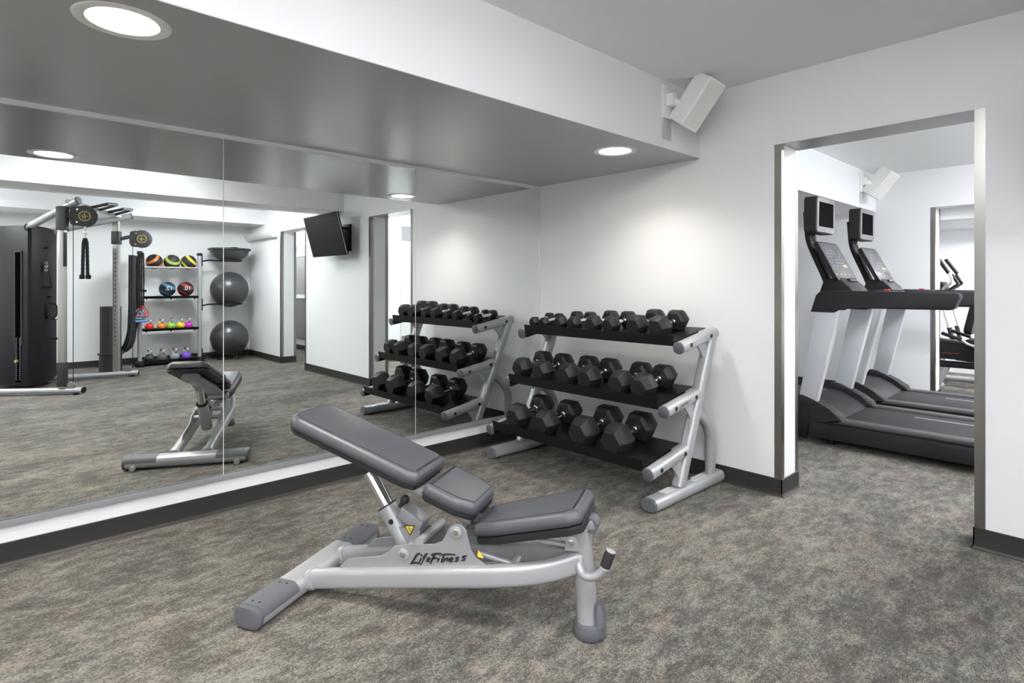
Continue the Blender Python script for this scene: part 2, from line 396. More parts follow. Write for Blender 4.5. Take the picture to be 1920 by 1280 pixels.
# ------------------------------------------------------------------ mirrors
def mirror(y0, y1, label):
    t = thing('mirror_panel', label, 'mirror', (0, (y0 + y1) / 2, .205), 0, 'wall mirror panels')
    h = (y1 - y0) / 2 - .0012
    mb = MB(); bb(mb, (-.005, -h, 0), (0, h, 1.918)); mb.build('glass', 'mirror', t)
    mb = MB(); bb(mb, (-.0045, h - .0005, 0), (.0014, h + .0035, 1.918)); mb.build('edge_strip', 'trimsilver', t)
mirror(-1.277, 0, 'floor to soffit mirror panel at the corner, reflecting the dumbbell rack')
mirror(-2.562, -1.277, 'middle mirror panel, reflecting the television and the two doorways')
mirror(-3.845, -2.562, 'mirror panel farthest from the corner, reflecting the cable machine and ball shelves')
mirror(-5.13, -3.845, 'mirror panel beyond the left edge of the view, next after the cable machine mirror')
mb = MB(); mb.prism([(-.008, .183), (.014, .183), (.016, .200), (.016, .213), (.012, .213), (.011, .203), (0, .203), (-.008, .203)], 5.13, frame((0, -5.13, 0), (1, 0, 0), (0, 0, 1), (0, 1, 0)))
struct('trim_1', mb, 'platesilver')
mb = MB(); bb(mb, (-.008, -5.13, 2.120), (.012, 0, ZS - .003)); struct('trim_2', mb, 'whitetrim')
mb = MB(); bb(mb, (-.004, -.006, .203), (.004, -.001, 2.12)); struct('trim_3', mb, 'trimsilver')
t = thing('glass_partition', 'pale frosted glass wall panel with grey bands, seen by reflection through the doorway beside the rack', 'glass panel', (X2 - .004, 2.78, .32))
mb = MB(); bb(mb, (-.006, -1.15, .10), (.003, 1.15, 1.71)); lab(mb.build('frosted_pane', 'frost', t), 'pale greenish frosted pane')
mb = MB(); bb(mb, (-.006, -1.15, 1.715), (.003, 1.15, 1.96)); lab(mb.build('header_pane', 'bezel', t), 'grey top band')  # plain grey bands along the top and bottom of the pane
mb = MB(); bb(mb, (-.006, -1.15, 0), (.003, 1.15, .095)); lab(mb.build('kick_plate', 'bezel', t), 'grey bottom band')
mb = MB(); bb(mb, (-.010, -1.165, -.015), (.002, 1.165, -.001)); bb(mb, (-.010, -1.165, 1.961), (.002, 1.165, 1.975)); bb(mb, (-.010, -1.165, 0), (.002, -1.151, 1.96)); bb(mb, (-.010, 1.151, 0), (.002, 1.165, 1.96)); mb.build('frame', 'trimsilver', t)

# ------------------------------------------------------------------ downlights and added fill panels
def downlight(x, y, label, lm='lamp'):
    t = thing('recessed_downlight', label, 'ceiling light', (x, y, ZS - .003), 0, 'round downlights in the soffit')
    mb = MB(); mb.lathe([(.136, 0), (.135, -.004), (.128, -.006), (.102, -.003), (.097, .002)], 48, cap=False); mb.build('trim_ring', 'ring', t)
    mb = MB(); mb.lathe([(.097, .002), (.078, .090)], 48, cap=False); mb.build('reflector', 'can', t)
    mb = MB(); mb.lathe([(.0, .089), (.0782, .089)], 48, cap=False); lab(mb.build('lens', lm, t), 'glowing warm white lens')
downlight(*LAMPS[0], 'round downlight in the soffit above the dumbbell rack')
downlight(*LAMPS[1], 'large round downlight in the soffit at the upper left, nearest the camera', 'lamp2')
downlight(*LAMPS[2], 'round downlight in the soffit behind the camera, beyond the left edge', 'lamp2')  # unseen lamp, added for more light from the left
def panel(x, y, label, m='panel', sx=.6, sy=.6, group='square ceiling light panels'):  # unseen panels added for fill; boxed sides also brighten ceiling and upper walls
    t = thing('ceiling_light_panel', label, 'ceiling light', (x, y, ZC), 0, group)
    mb = MB()
    for a, b in (((-sx / 2, -sy / 2), (sx / 2, -sy / 2 + .02)), ((-sx / 2, sy / 2 - .02), (sx / 2, sy / 2)), ((-sx / 2, -sy / 2 + .02), (-sx / 2 + .02, sy / 2 - .02)), ((sx / 2 - .02, -sy / 2 + .02), (sx / 2, sy / 2 - .02))):
        bb(mb, (*a, -.012), (*b, 0))
    mb.build('frame', 'whiteplastic', t)
    mb = MB(); bb(mb, (-sx / 2 + .03, -sy / 2 + .03, -.085), (sx / 2 - .03, sy / 2 - .03, -.003), .008); mb.build('diffuser', m, t)
panel(3.10, -2.55, 'square ceiling light panel over the main floor, behind the weight bench')
panel(2.75, -4.60, 'square ceiling light panel over the main floor, behind the camera')
panel(5.55, -1.15, 'square ceiling light panel between the beam and the ball shelves', 'panel2')
panel(6.15, -4.55, 'square ceiling light panel behind the cable machine', 'panel2')
panel(4.95, -5.20, 'square ceiling light panel at the rear of the room near the beam', 'panel2')
panel(3.75, 1.30, 'square ceiling light panel in the treadmill room near the rack wall', 'panel2', group='treadmill room light panels')
panel(3.75, 3.10, 'square ceiling light panel in the treadmill room over the second treadmill', 'panel2', group='treadmill room light panels')
panel(3.40, 5.60, 'square ceiling light panel in the end room over the exercise bike', 'panel3')
panel(7.6, .62, 'square ceiling light panel in the corridor behind the far doorway', 'panel2', .45, .45)

# ------------------------------------------------------------------ logo strokes (hand-lettered)
LOGO = [([(775, 975), (735, 985), (700, 1040), (655, 1102)], 1.25), ([(640, 1112), (690, 1098), (740, 1100), (800, 1114)], 1.1),
        ([(792, 1036), (778, 1062), (762, 1088)], 1), ([(785, 1004), (800, 988)], 1.1),
        ([(880, 976), (852, 985), (836, 1020), (818, 1062), (800, 1098)], 1), ([(806, 1024), (835, 1016), (866, 1013)], .8),
        ([(868, 1066), (900, 1050), (908, 1036), (893, 1030), (874, 1046), (864, 1070), (878, 1080), (905, 1072)], .95),
        ([(975, 980), (955, 1020), (935, 1062), (914, 1108)], 1.25), ([(925, 996), (945, 983), (1000, 974), (1062, 971)], 1.1), ([(952, 1040), (985, 1034), (1012, 1032)], 1),
        ([(1034, 1032), (1020, 1058), (1008, 1082)], 1.05), ([(1036, 1006), (1050, 994)], .8),
        ([(1100, 982), (1082, 1030), (1070, 1060), (1066, 1080), (1082, 1080)], 1.1), ([(1060, 992), (1110, 983), (1170, 982), (1245, 987)], 1.0),
        ([(1112, 1036), (1100, 1060), (1090, 1082)], 1), ([(1100, 1062), (1125, 1040), (1142, 1034), (1148, 1044), (1134, 1078)], 1),
        ([(1166, 1064), (1196, 1050), (1208, 1036), (1194, 1028), (1174, 1044), (1164, 1068), (1180, 1080), (1212, 1072)], 1),
        ([(1296, 1020), (1264, 1024), (1252, 1038), (1276, 1050), (1270, 1066), (1232, 1074)], 1),
        ([(1392, 1000), (1354, 1006), (1340, 1022), (1366, 1036), (1358, 1054), (1318, 1062)], 1)]
def logo(f, r, parent, m='ink', name='lettering'):
    mb = MB()
    for st, w in LOGO:
        P = spline([f(x, y) for x, y in st], 5); n = len(P)
        mb.tube(P, r * w, 6, [.55 + .45 * math.sin(PI * min(1, max(0, .12 + .8 * i / (n - 1)))) for i in range(n)])
    return mb.build(name, m, parent)

# ------------------------------------------------------------------ weight bench
TH = math.radians(28); BO = V((1.055, -2.515, 0)) + V((-math.sin(TH), math.cos(TH), 0)) * .015
bench = thing('weight_bench', 'grey padded adjustable weight bench with silver frame standing on the carpet before the mirror', 'weight bench', BO, TH)
def P3(s, z, t=0.): return (s, t, z)
crossbar = MB().sweep([(.032, -.385, .047), (.032, .385, .047)], rrect(.124, .078, .034, 6)).build('rear_crossbar', 'silver', bench)
for sg in (-1, 1):
    mb = MB(); mb.sweep([(.032, sg * .383, .047), (.032, sg * .398, .047), (.032, sg * .402, .047)], rrect(.128, .082, .036, 6), scale=[1, 1, .9]); lab(mb.build('end_cap', 'greyplastic', crossbar), 'dark grey end cap')
    pr = [q for q in rrect(.132, .086, .038, 6) if q[1] > .004]
    pr = sorted(pr, key=lambda q: -math.atan2(q[1], q[0]))
    inn = [(x * .93, y * .93) for x, y in reversed(pr)]
    mb = MB(); mb.sweep([(.032, sg * .19, .047), (.032, sg * .384, .047)], pr + inn)
    gp = mb.build('grip_cover', 'greyplastic', crossbar)
    mb = MB()
    for tt in (.215, .36):
        for ss in (-.012, .022): disc(mb, (.032 + ss, sg * tt, .0885), (0, 0, 1), .0055, .0022, 10)
    build_each(mb, 'screw', 'seam', gp)
    mb = MB(); disc(mb, (-.030, sg * .33, .020), (-1, 0, 0), .021, .022, 14); lab(mb.build('transport_wheel', 'silver', bench), 'small wheel behind the crossbar')
    mb = MB(); mb.lathe([(.022, 0), (.022, .008), (.015, .010)], 14, Mx.Translation((.032, sg * .35, 0))); mb.build('levelling_foot', 'rubber', bench)
path = [(.09, -.11, .064), (.2, -.11, .085), (.487, -.11, .136), (.851, -.11, .201), (.953, -.10, .218), (1.05, -.08, .233), (1.124, -.06, .250), (1.185, -.038, .270), (1.215, -.03, .280)]
for sg in (-1, 1):
    pts = spline([(s, -sg * t, z) for s, t, z in path], 5)
    mb = MB(); mb.sweep(pts, rrect(.052, .076, .018, 4)); mb.build('side_rail', 'silver', bench)
    mb = MB(); mb.sweep([(.088, sg * .11, .062), (.108, sg * .11, .068)], rrect(.066, .082, .022, 4)); mb.build('weld_collar', 'silver', bench)
PL = [(.22, .128), (.262, .168), (.30, .178), (.42, .203), (.452, .225), (.480, .256), (.56, .272), (.655, .286), (.690, .302), (.706, .33), (.720, .362), (.742, .381), (.768, .381), (.79, .362), (.797, .33), (.806, .29), (.826, .262), (.868, .245), (.88, .225), (.66, .186), (.4, .140)]
for sg in (-1, 1):
    mb = MB(); mb.prism(PL, .008, frame((0, sg * .100 + .004, 0), (1, 0, 0), (0, 0, 1), (0, -1, 0)), bev=.0015, seg=1)
    pl = mb.build('side_plate', 'platesilver', bench)
    for s_, z_ in ((.524, .232), (.752, .352)):
        mb = MB(); y0 = sg * .104; disc(mb, (s_, y0, z_), (0, sg, 0), .023, .008, 24); b_ = mb.build('pivot_boss', 'silver', pl)
        mb = MB(); disc(mb, (s_, y0 + sg * .0075, z_), (0, sg, 0), .012, .003, 16); mb.build('bolt', 'chrome', b_)
    if sg < 0:
        logo(lambda x, y: (.552 + (x - 635) * .000321, -.1045, .239 + (x - 635) * .0000487 - (y - 970) * .00029), .0036, pl)
mb = MB(); mb.tube([(.524, -.1, .232), (.524, .1, .232)], .018); mb.tube([(.752, -.1, .352), (.752, .1, .352)], .02); mb.tube([(.59, -.1, .285), (.59, .1, .285)], .018); mb.build('pivot_tube', 'silver', bench)
mb = MB(); mb.tube([(.530, 0, .150), (.385, 0, .368)], .040, 20); sp = mb.build('support_sleeve', 'silver', bench)
mb = MB(); mb.lathe([(.042, 0), (.042, .006)], 20, frame((.387, 0, .365), (.832, 0, .555), (0, -1, 0), (-.555, 0, .832))); mb.build('sleeve_lip', 'seam', sp)
mb = MB(); mb.tube([(.39, 0, .360), (.30, 0, .496)], .029, 20); lab(mb.build('support_rod', 'chrome', bench), 'chrome telescoping rod')
mb = MB(); disc(mb, (.427, -.036, .318), (-.1, -1, .1), .011, .006, 14); mb.build('sleeve_hole', 'seam', sp)
mb = MB(); R = Mx.Rotation(math.radians(28), 3, 'Y')
mb.box((.512, 0, .338), (.11, .075, .05), R, .004); mb.prism([(.46, .30), (.56, .30), (.55, .24), (.50, .235)], .07, frame((0, .035, 0), (1, 0, 0), (0, 0, 1), (0, -1, 0))); br = mb.build('lock_bracket', 'platesilver', bench)
mb = MB(); mb.tube([(.448, 0, .37), (.462, 0, .393)], .011); mb.sphere((.47, 0, .402), .019); lab(mb.build('pull_knob', 'darkgrey', br), 'dark pull knob')
mb = MB(); mb.prism([(.490, .314), (.538, .319), (.516, .275)], .0012, frame((0, -.0385, 0), (1, 0, 0), (0, 0, 1), (0, -1, 0))); wl = mb.build('warning_label', 'seam', br)
mb = MB(); mb.prism([(.495, .3115), (.533, .3155), (.516, .281)], .0008, frame((0, -.0397, 0), (1, 0, 0), (0, 0, 1), (0, -1, 0))); lab(mb.build('yellow_field', 'yellow', wl), 'yellow triangle')
mb = MB(); mb.tube([(.509, -.041, .307), (.519, -.041, .304), (.512, -.041, .298), (.521, -.041, .296)], .0015, 6); mb.build('symbol', 'ink', wl)
mb = MB(); mb.prism([(.838, .290), (.860, .262), (.832, .264)], .001, frame((0, -.092, 0), (1, 0, 0), (0, 0, 1), (0, -1, 0))); lab(mb.build('warning_label', 'yellow', bench), 'small yellow triangle')
# pads
def padset(name, s0, z0, ang, outline, T, r, lower, label=None):
    ca, sa = math.cos(ang), math.sin(ang)
    mx = frame((s0, 0, z0), (ca, 0, sa), (0, 1, 0), (-sa, 0, ca))
    o = MB().pad(outline, T - lower, r, mx, lower, .004).build(name, 'vinyl', bench, 50)
    MB().pad([(x * .985 + .004, y * .985) for x, y in outline], lower - .002, lower * .35, mx, 0).build('pad_board', 'vinylside', o)
    def loop(inset, z, rad, nm):
        n = len(outline); P = [V((x, y)) for x, y in outline]; pts = []
        for i in range(n + 1):
            i %= n; d = (P[(i + 1) % n] - P[i - 1]).normalized(); pts.append(mx @ V((P[i].x - d.y * inset, P[i].y + d.x * inset, z)))
        MB().tube(pts, rad, 6, caps=False).build(nm, 'seam', o)
    loop(r * .72, T - r * .05, .0013, 'seam'); loop(.0, lower + .002, .0022, 'seam')
    return o
W_ = .138
ol = rpoly([(0, -.105), (.05, -W_), (.60, -W_), (.645, -.118), (.645, .118), (.60, W_), (.05, W_), (0, .105)], [.04, .05, .05, .02, .02, .05, .05, .04])
padset('back_pad', -.033, .682, -math.radians(17.6), ol, .072, .028, .022)
ol = rpoly([(0, -.118), (.02, -.132), (.15, -.132), (.225, -.100), (.225, .100), (.15, .132), (.02, .132), (0, .118)], [.01, .02, .06, .03, .03, .06, .02, .01])
padset('middle_pad', .604, .4685, -math.radians(18.5), ol, .068, .028, .020)
ol = rpoly([(0, -.095), (.10, -.122), (.39, -.134), (.44, -.118), (.44, .118), (.39, .134), (.10, .122), (0, .095)], [.03, .08, .05, .02, .02, .05, .08, .03])
padset('seat_pad', .826, .306, math.radians(15.6), ol, .082, .030, .034)
mb = MB(); mb.sweep([(.10, 0, .612), (.40, 0, .517), (.62, 0, .447), (.79, 0, .375)], rrect(.115, .048, .018, 4)); bf = mb.build('backrest_frame', 'silver', bench)
mb = MB(); mb.sweep([(.082, 0, .6175), (.102, 0, .611)], rrect(.126, .060, .028, 6)); lab(mb.build('end_cap', 'bezel', bf), 'grey rounded end cap')
mb = MB(); mb.sweep([(.775, 0, .345), (1.0, 0, .352), (1.225, 0, .408), (1.262, 0, .418)], rrect(.060, .042, .012, 4)); sf = mb.build('seat_frame', 'silver', bench)
mb = MB(); mb.tube([(1.250, -.028, .412), (1.250, .028, .412)], .028, 18); mb.build('front_roller', 'greyplastic', sf)
EAR = [(1.160, .318), (1.228, .322), (1.212, .36), (1.205, .392), (1.165, .384)]
for sg in (-1, 1):
    mb = MB(); mb.prism(EAR, .007, frame((0, sg * .045 + .0035, 0), (1, 0, 0), (0, 0, 1), (0, -1, 0)), bev=.001, seg=1); er = mb.build('seat_ear', 'silver', bench)
    mb = MB(); disc(mb, (1.186, sg * .049, .354), (0, sg, 0), .023, .008, 22); mb.build('washer', 'silver', er)
    mb = MB(); disc(mb, (1.186, sg * .0565, .354), (0, sg, 0), .012, .004, 14); mb.build('bolt', 'chrome', er)
mb = MB(); mb.tube([(1.05, -.02, .328), (1.18, -.02, .326)], .010); mb.tube([(.82, -.05, .258), (.98, -.05, .235)], .012); disc(mb, (.957, -.062, .226), (0, -1, 0), .018, .014, 18); mb.tube([(.957, -.062, .226), (.965, .0, .24)], .014); mb.build('seat_linkage', 'silver', bench)
mb = MB()
for i, (s_, z_) in enumerate(((.806, .372), (.815, .385), (.824, .398), (.832, .411))): mb.lathe([(.008, -.002), (.011, -.002), (.011, .002), (.008, .002)], 10, frame((s_, -.085 + .012 * (i % 2), z_), (1, 0, 0), (0, .7, .7), (0, -.7, .7)))
mb.box((.812, 0, .372), (.03, .12, .05), Mx.Rotation(.4, 3, 'Y'), .004); mb.build('hinge', 'darkgrey', bench)
leg = MB().sweep([(1.236, 0, .02), (1.228, 0, .15), (1.212, 0, .32), (1.212, 0, .40)], rrect(.074, .078, .033, 5), up=(0, 1, 0)).build('front_leg', 'silver', bench)
mb = MB(); mx = frame((1.242, 0, 0), (1, 0, 0), (0, 1, 0), (0, 0, 1)); mb.lathe([(.056, .004), (.060, .010), (.061, .034), (.056, .052), (.046, .054)], 24, mx)
mb.lathe([(.050, .0), (.050, .006)], 24, mx)
mb.sweep([(1.285, 0, .05), (1.281, 0, .10), (1.277, 0, .125)], rrect(.035, .075, .012, 3), up=(0, 1, 0), scale=[1, .9, .6]); lab(mb.build('rubber_boot', 'greyplastic', leg), 'grey rubber boot')
hp = spline([(1.212, -.03, .300), (1.215, -.052, .268), (1.236, -.068, .250), (1.272, -.075, .254), (1.305, -.075, .282), (1.322, -.072, .318), (1.332, -.070, .352)], 5)
hd = MB().tube(hp[:22], .0155, 12).build('carry_handle', 'silver', bench)
mb = MB(); mb.tube([(1.3125, -.0745, .297), (1.331, -.071, .350)], .0185, 14); gr = lab(mb.build('grip', 'darkgrey', hd), 'dark rubber grip')
mb = MB(); disc(mb, (1.331, -.071, .350), (.33, .05, .94), .017, .006, 14); disc(mb, (1.309, -.0752, .287), (.33, .05, .94), .0185, .010, 14); build_each(mb, 'grip_collar', 'silver', hd)

# ------------------------------------------------------------------ dumbbell rack
SL = .165; RA = math.atan(SL)
rack = thing('dumbbell_rack', 'silver three tier dumbbell rack with black shelves standing in the corner', 'dumbbell rack', (.97, -.42, 0))
def RK(x, y, z): return (x - .97, y + .42, z)
tiers = (('top', -.490, .873, -.07), ('mid', -.652, .512, -.28), ('low', -.812, .184, -.40))
for xc, sg in ((1.655, 1), (.287, -1)):
    mb = MB(); mb.sweep([RK(xc, -.80, .045), RK(xc, -.025, .045)], rrect(.104, .076, .034, 5)); ft = mb.build('base_foot', 'silver', rack)
    for y_, d_ in ((-.80, -1), (-.025, 1)):
        mb = MB(); mb.sweep([RK(xc, y_, .045), RK(xc, y_ + d_ * .012, .045)], rrect(.106, .078, .035, 5), scale=[1, .88]); lab(mb.build('end_cap', 'greyplastic', ft), 'grey end cap')
    mb = MB()
    for y_ in (-.74, -.08): mb.lathe([(.022, 0), (.022, .009)], 14, Mx.Translation(RK(xc, y_, 0)))
    build_each(mb, 'foot_pad', 'rubber', ft)
    if sg > 0:
        mb = MB(); bb(mb, RK(xc - .028, -.67, .083), RK(xc + .028, -.56, .0838)); lab(mb.build('sticker', 'paper', ft), 'white sticker')
        mb = MB(); bb(mb, RK(xc - .022, -.36, .083), RK(xc + .030, -.20, .0838)); lab(mb.build('sticker', 'paper', ft), 'white sticker')
        mb = MB(); bb(mb, RK(xc + .004, -.34, .0838), RK(xc + .007, -.22, .0842)); lab(mb.build('sticker_print', 'red', ft), 'thin red print line'); mb = MB(); bb(mb, RK(xc - .022, -.36, .0838), RK(xc - .008, -.33, .0842)); mb.build('sticker_print', 'ink', ft)
    py = lambda z: -.505 + (z - .06) * (.405 / .93)
    mb = MB(); mb.sweep([RK(xc, py(.075), .075), RK(xc, py(.97), .97)], rrect(.072, .072, .022, 4), up=(0, 1, 0)); mb.build('upright_post', 'silver', rack)
    lp = spline([RK(xc, -.115, .07), RK(xc, -.115, .26), RK(xc, -.130, .34), RK(xc, -.175, .41), RK(xc, -.25, .47), RK(xc, -.315, .50)], 6)
    mb = MB(); mb.sweep(lp, rrect(.062, .062, .026, 4), up=(0, 1, 0)); mb.build('rear_leg', 'silver', rack)
    for nm, yf, zb, yr in tiers:
        zc = zb + .036; zr = zc + SL * (yr - yf)
        mb = MB(); mb.sweep([RK(xc, yf, zc), RK(xc, yr, zr)], rrect(.070, .072, .030, 5)); ar = mb.build('shelf_arm', 'silver', rack)
        d = V((0, -1, -SL)).normalized()
        mb = MB(); q = V(RK(xc, yf, zc)); mb.sweep([q, q + d * .008, q + d * .012], rrect(.072, .074, .032, 5), scale=[1, 1, .86]); lab(mb.build('end_cap', 'greyplastic', ar), 'grey end cap')
        mb = MB()
        L_ = yr - yf
        for k in (.20, .78 if nm == 'top' else .82): disc(mb, RK(xc + sg * .034, yf + k * L_, zc + SL * k * L_), (sg, 0, 0), .0135, .004, 14)
        build_each(mb, 'arm_bolt', 'ink', ar)
        # gusset under the arm
        yp = py(zb - .05)
        g = [(yp - .02, zb - .13), (yp - .032, zb - .06), (yp - .06, zb - .015), (yp - .12, zb + SL * (yp - .12 - yf) + .012), (yp + .0, zb + SL * (yp - yf) + .012)]
        mb = MB(); mb.prism([(a + .42, b) for a, b in g], .012, frame((xc - .97 + .006, 0, 0), (0, 1, 0), (0, 0, 1), (1, 0, 0)) @ Mx.Translation((0, 0, -.012))); mb.build('gusset', 'silver', rack)
        if nm == 'mid' and sg > 0:
            logo(lambda x, y: RK(xc + .0352, yf + .11 + (x - 635) * .000172, zc + SL * (.11 + (x - 635) * .000172) - (y - 1040) * .00017 - .002), .0011, ar)
for nm, yf, zb, yr in tiers:
    zt = zb + .069; ca, sa = math.cos(RA), math.sin(RA); D = .385
    # folded sheet: bed, front lip, side flanges
    prof = [(-.004, -.026), (-.004, .040), (0, .040), (0, .004), (D, .004), (D, 0), (0, 0), (0, -.026)]
    mb = MB(); mb.prism(prof, 1.298, frame(RK(.322, yf, zt), (0, ca, sa), (0, -sa, ca), (1, 0, 0)))
    mb.box(RK(.324, yf + .15, zt + SL * .15 - .030), (.003, .30, .064), Mx.Rotation(RA, 3, 'X')); mb.box(RK(1.617, yf + .15, zt + SL * .15 - .030), (.003, .30, .064), Mx.Rotation(RA, 3, 'X'))
    mb.build('shelf', 'shelf', rack)
def dumbbell(cc, hl, gl, label):
    """cc corner to corner, hl head length, gl grip length"""
    t = thing('dumbbell', label, 'dumbbell', group='black hex dumbbells on the rack')
    R = cc / 2; ap = R * math.cos(PI / 6); c6 = [(R * math.cos(PI * i / 3), R * math.sin(PI * i / 3)) for i in range(6)]
    for sg in (-1, 1):
        mb = MB(); y0 = sg * gl / 2; rings = []
        for k, y in ((.74, 0), (.96, hl * .12), (1., hl * .20), (1., hl * .56), (.975, hl * .62), (.74, hl * .975), (.69, hl)):
            rings.append([mb.bm.verts.new((x * k, y0 + sg * y, z * k + ap)) for x, z in rpoly(c6, R * .10, 3)])
        n = len(rings[0])
        for a, b in zip(rings, rings[1:]):
            for j in range(n): mb.bm.faces.new((a[j], a[(j + 1) % n], b[(j + 1) % n], b[j]))
        mb.bm.faces.new(rings[0]); mb.bm.faces.new(rings[-1]); h = mb.build('head', 'rubber', t, 30)
        mb = MB(); bb(mb, (-R * .28, y0 + sg * hl * .24, 2 * ap - .001), (R * .28, y0 + sg * hl * .50, 2 * ap + .0012), .0005); mb.build('raised_marking', 'rubber', h)
    mb = MB(); n = 10; mx = frame((0, 0, ap), (1, 0, 0), (0, 0, -1), (0, 1, 0)); r = .0135 + R * .03
    mb.lathe([(r * (.92 + .16 * math.sin(PI * i / n)), -gl / 2 + gl * i / n) for i in range(n + 1)], 16, mx)
    g = mb.build('handle', 'knurl', t); lab(g, 'chrome handle')
    mb = MB()
    for sg in (-1, 1): mb.lathe([(r * 1.28, -.006), (r * 1.32, 0), (r * 1.28, .006)], 16, frame((0, sg * (gl / 2 - .006), ap), (1, 0, 0), (0, 0, -1), (0, 1, 0)))
    build_each(mb, 'collar', 'chrome', g)
    return t
def put_db(rowspec, yf, zb, sizes, names):
    prev = None
    for i, (x, lb_) in enumerate(zip(rowspec, names)):
        cc, hl, gl, yc = sizes[i // 2]
        if i % 2 == 0: t = prev = dumbbell(cc, hl, gl, lb_)
        else: t = copy_tree(prev); t['label'] = lb_
        z = zb + .069 + .0045 + SL * (yc - yf)
        t.location = (x, yc, z); t.rotation_euler = (RA, 0, 0)
put_db([.347, .452, .630, .762, .949, 1.100, 1.315, 1.483], -.49, .873,
       [(.088, .062, .115, -.318), (.112, .078, .115, -.318), (.130, .090, .116, -.318), (.152, .104, .116, -.315)],
       ['smallest black hex dumbbell on the top shelf, at the mirror end', 'smallest size dumbbell on the top shelf, second from the mirror', 'small black hex dumbbell on the top shelf, third from the mirror', 'small black hex dumbbell on the top shelf, fourth from the mirror',
        'medium black hex dumbbell on the top shelf, fifth from the mirror', 'medium black hex dumbbell on the top shelf, third from the doorway end', 'larger black hex dumbbell on the top shelf, second from the doorway end', 'largest black hex dumbbell on the top shelf, nearest the doorway'])
put_db([.398, .610, .857, 1.046, 1.302, 1.473], -.652, .512,
       [(.162, .112, .118, -.465), (.168, .116, .118, -.465), (.166, .120, .118, -.465)],
       ['black hex dumbbell on the middle shelf, at the mirror end', 'black hex dumbbell on the middle shelf, second from the mirror', 'black hex dumbbell on the middle shelf, left one of the central pair', 'black hex dumbbell on the middle shelf, right one of the central pair',
        'black hex dumbbell on the middle shelf, second from the doorway end', 'black hex dumbbell on the middle shelf, nearest the doorway'])
put_db([.521, .795, 1.135, 1.395], -.812, .184,
       [(.186, .126, .124, -.612), (.204, .138, .124, -.612)],
       ['heavy black hex dumbbell on the bottom shelf, at the mirror end', 'heavy black hex dumbbell on the bottom shelf, second from the mirror', 'heaviest size black dumbbell on the bottom shelf, second from the doorway end', 'heaviest size black dumbbell on the bottom shelf, nearest the doorway'])

# ------------------------------------------------------------------ speakers
RT = V((.678, .735, 0)); FW = V((-.735, .678, 0)); UP = V((0, 0, 1))
def speaker(loc, label, sc=1.1):
    t = thing('wall_speaker', label, 'speaker', loc, group='white wall speakers'); t.scale = (sc, sc, sc)
    mb = MB(); bb(mb, (0, -.046, -.075), (.012, .046, .115), .003); wp = mb.build('wall_plate', 'whiteplastic', t)
    mb = MB(); bb(mb, (.0, -.040, -.19), (.010, .042, -.078), .003); lab(mb.build('cable_cover', 'covergrey', t), 'grey cable cover')  # pale grey slab below the wall plate
    mb = MB(); mb.tube([(.012, 0, .02), (.055, .03, .02), (.10, .05, .005)], .018, 12); mb.box((.03, .012, .03), (.05, .05, .07), None, .006); mb.build('bracket_arm', 'whiteplastic', t)
    L = (RT * .50 + UP * .86 - FW * .38).normalized(); A = (RT * .80 - UP * .42 - FW * .25); A = (A - L * A.dot(L)).normalized(); B = L.cross(A).normalized()
    if B.dot(FW) > 0: B = -B
    c = V((.165, .055, -.005))
    # wedge section: two visible faces meeting at a ridge
    sec = rpoly([(-.100, -.035), (-.005, .058), (.088, .018), (.078, -.085), (-.07, -.100)], .008, 3)
    mb = MB(); mb.prism(sec, .285, frame(c - L * .1425, A, B, L), bev=.006); cb = mb.build('cabinet', 'whiteplastic', t)
    q0 = V((-.005, .058)); q1 = V((.088, .018)); d = (q1 - q0); nn = V((-d.y, d.x)).normalized()
    if nn.y < 0: nn = -nn
    p0 = q0 + d * .10 + nn * .0006; p1 = q0 + d * .92 + nn * .0006
    mb = MB(); mb.prism([(p0.x, p0.y), (p1.x, p1.y), (p1.x + nn.x * .003, p1.y + nn.y * .003), (p0.x + nn.x * .003, p0.y + nn.y * .003)], .262, frame(c - L * .131, A, B, L)); lab(mb.build('grille', 'grille', cb), 'fine white grille')
speaker((XS, -.415, 2.41), 'white speaker bracketed to the soffit above the dumbbell rack')
speaker((1.46, 3.60, 2.40), 'white speaker seen through the doorway above the treadmills')

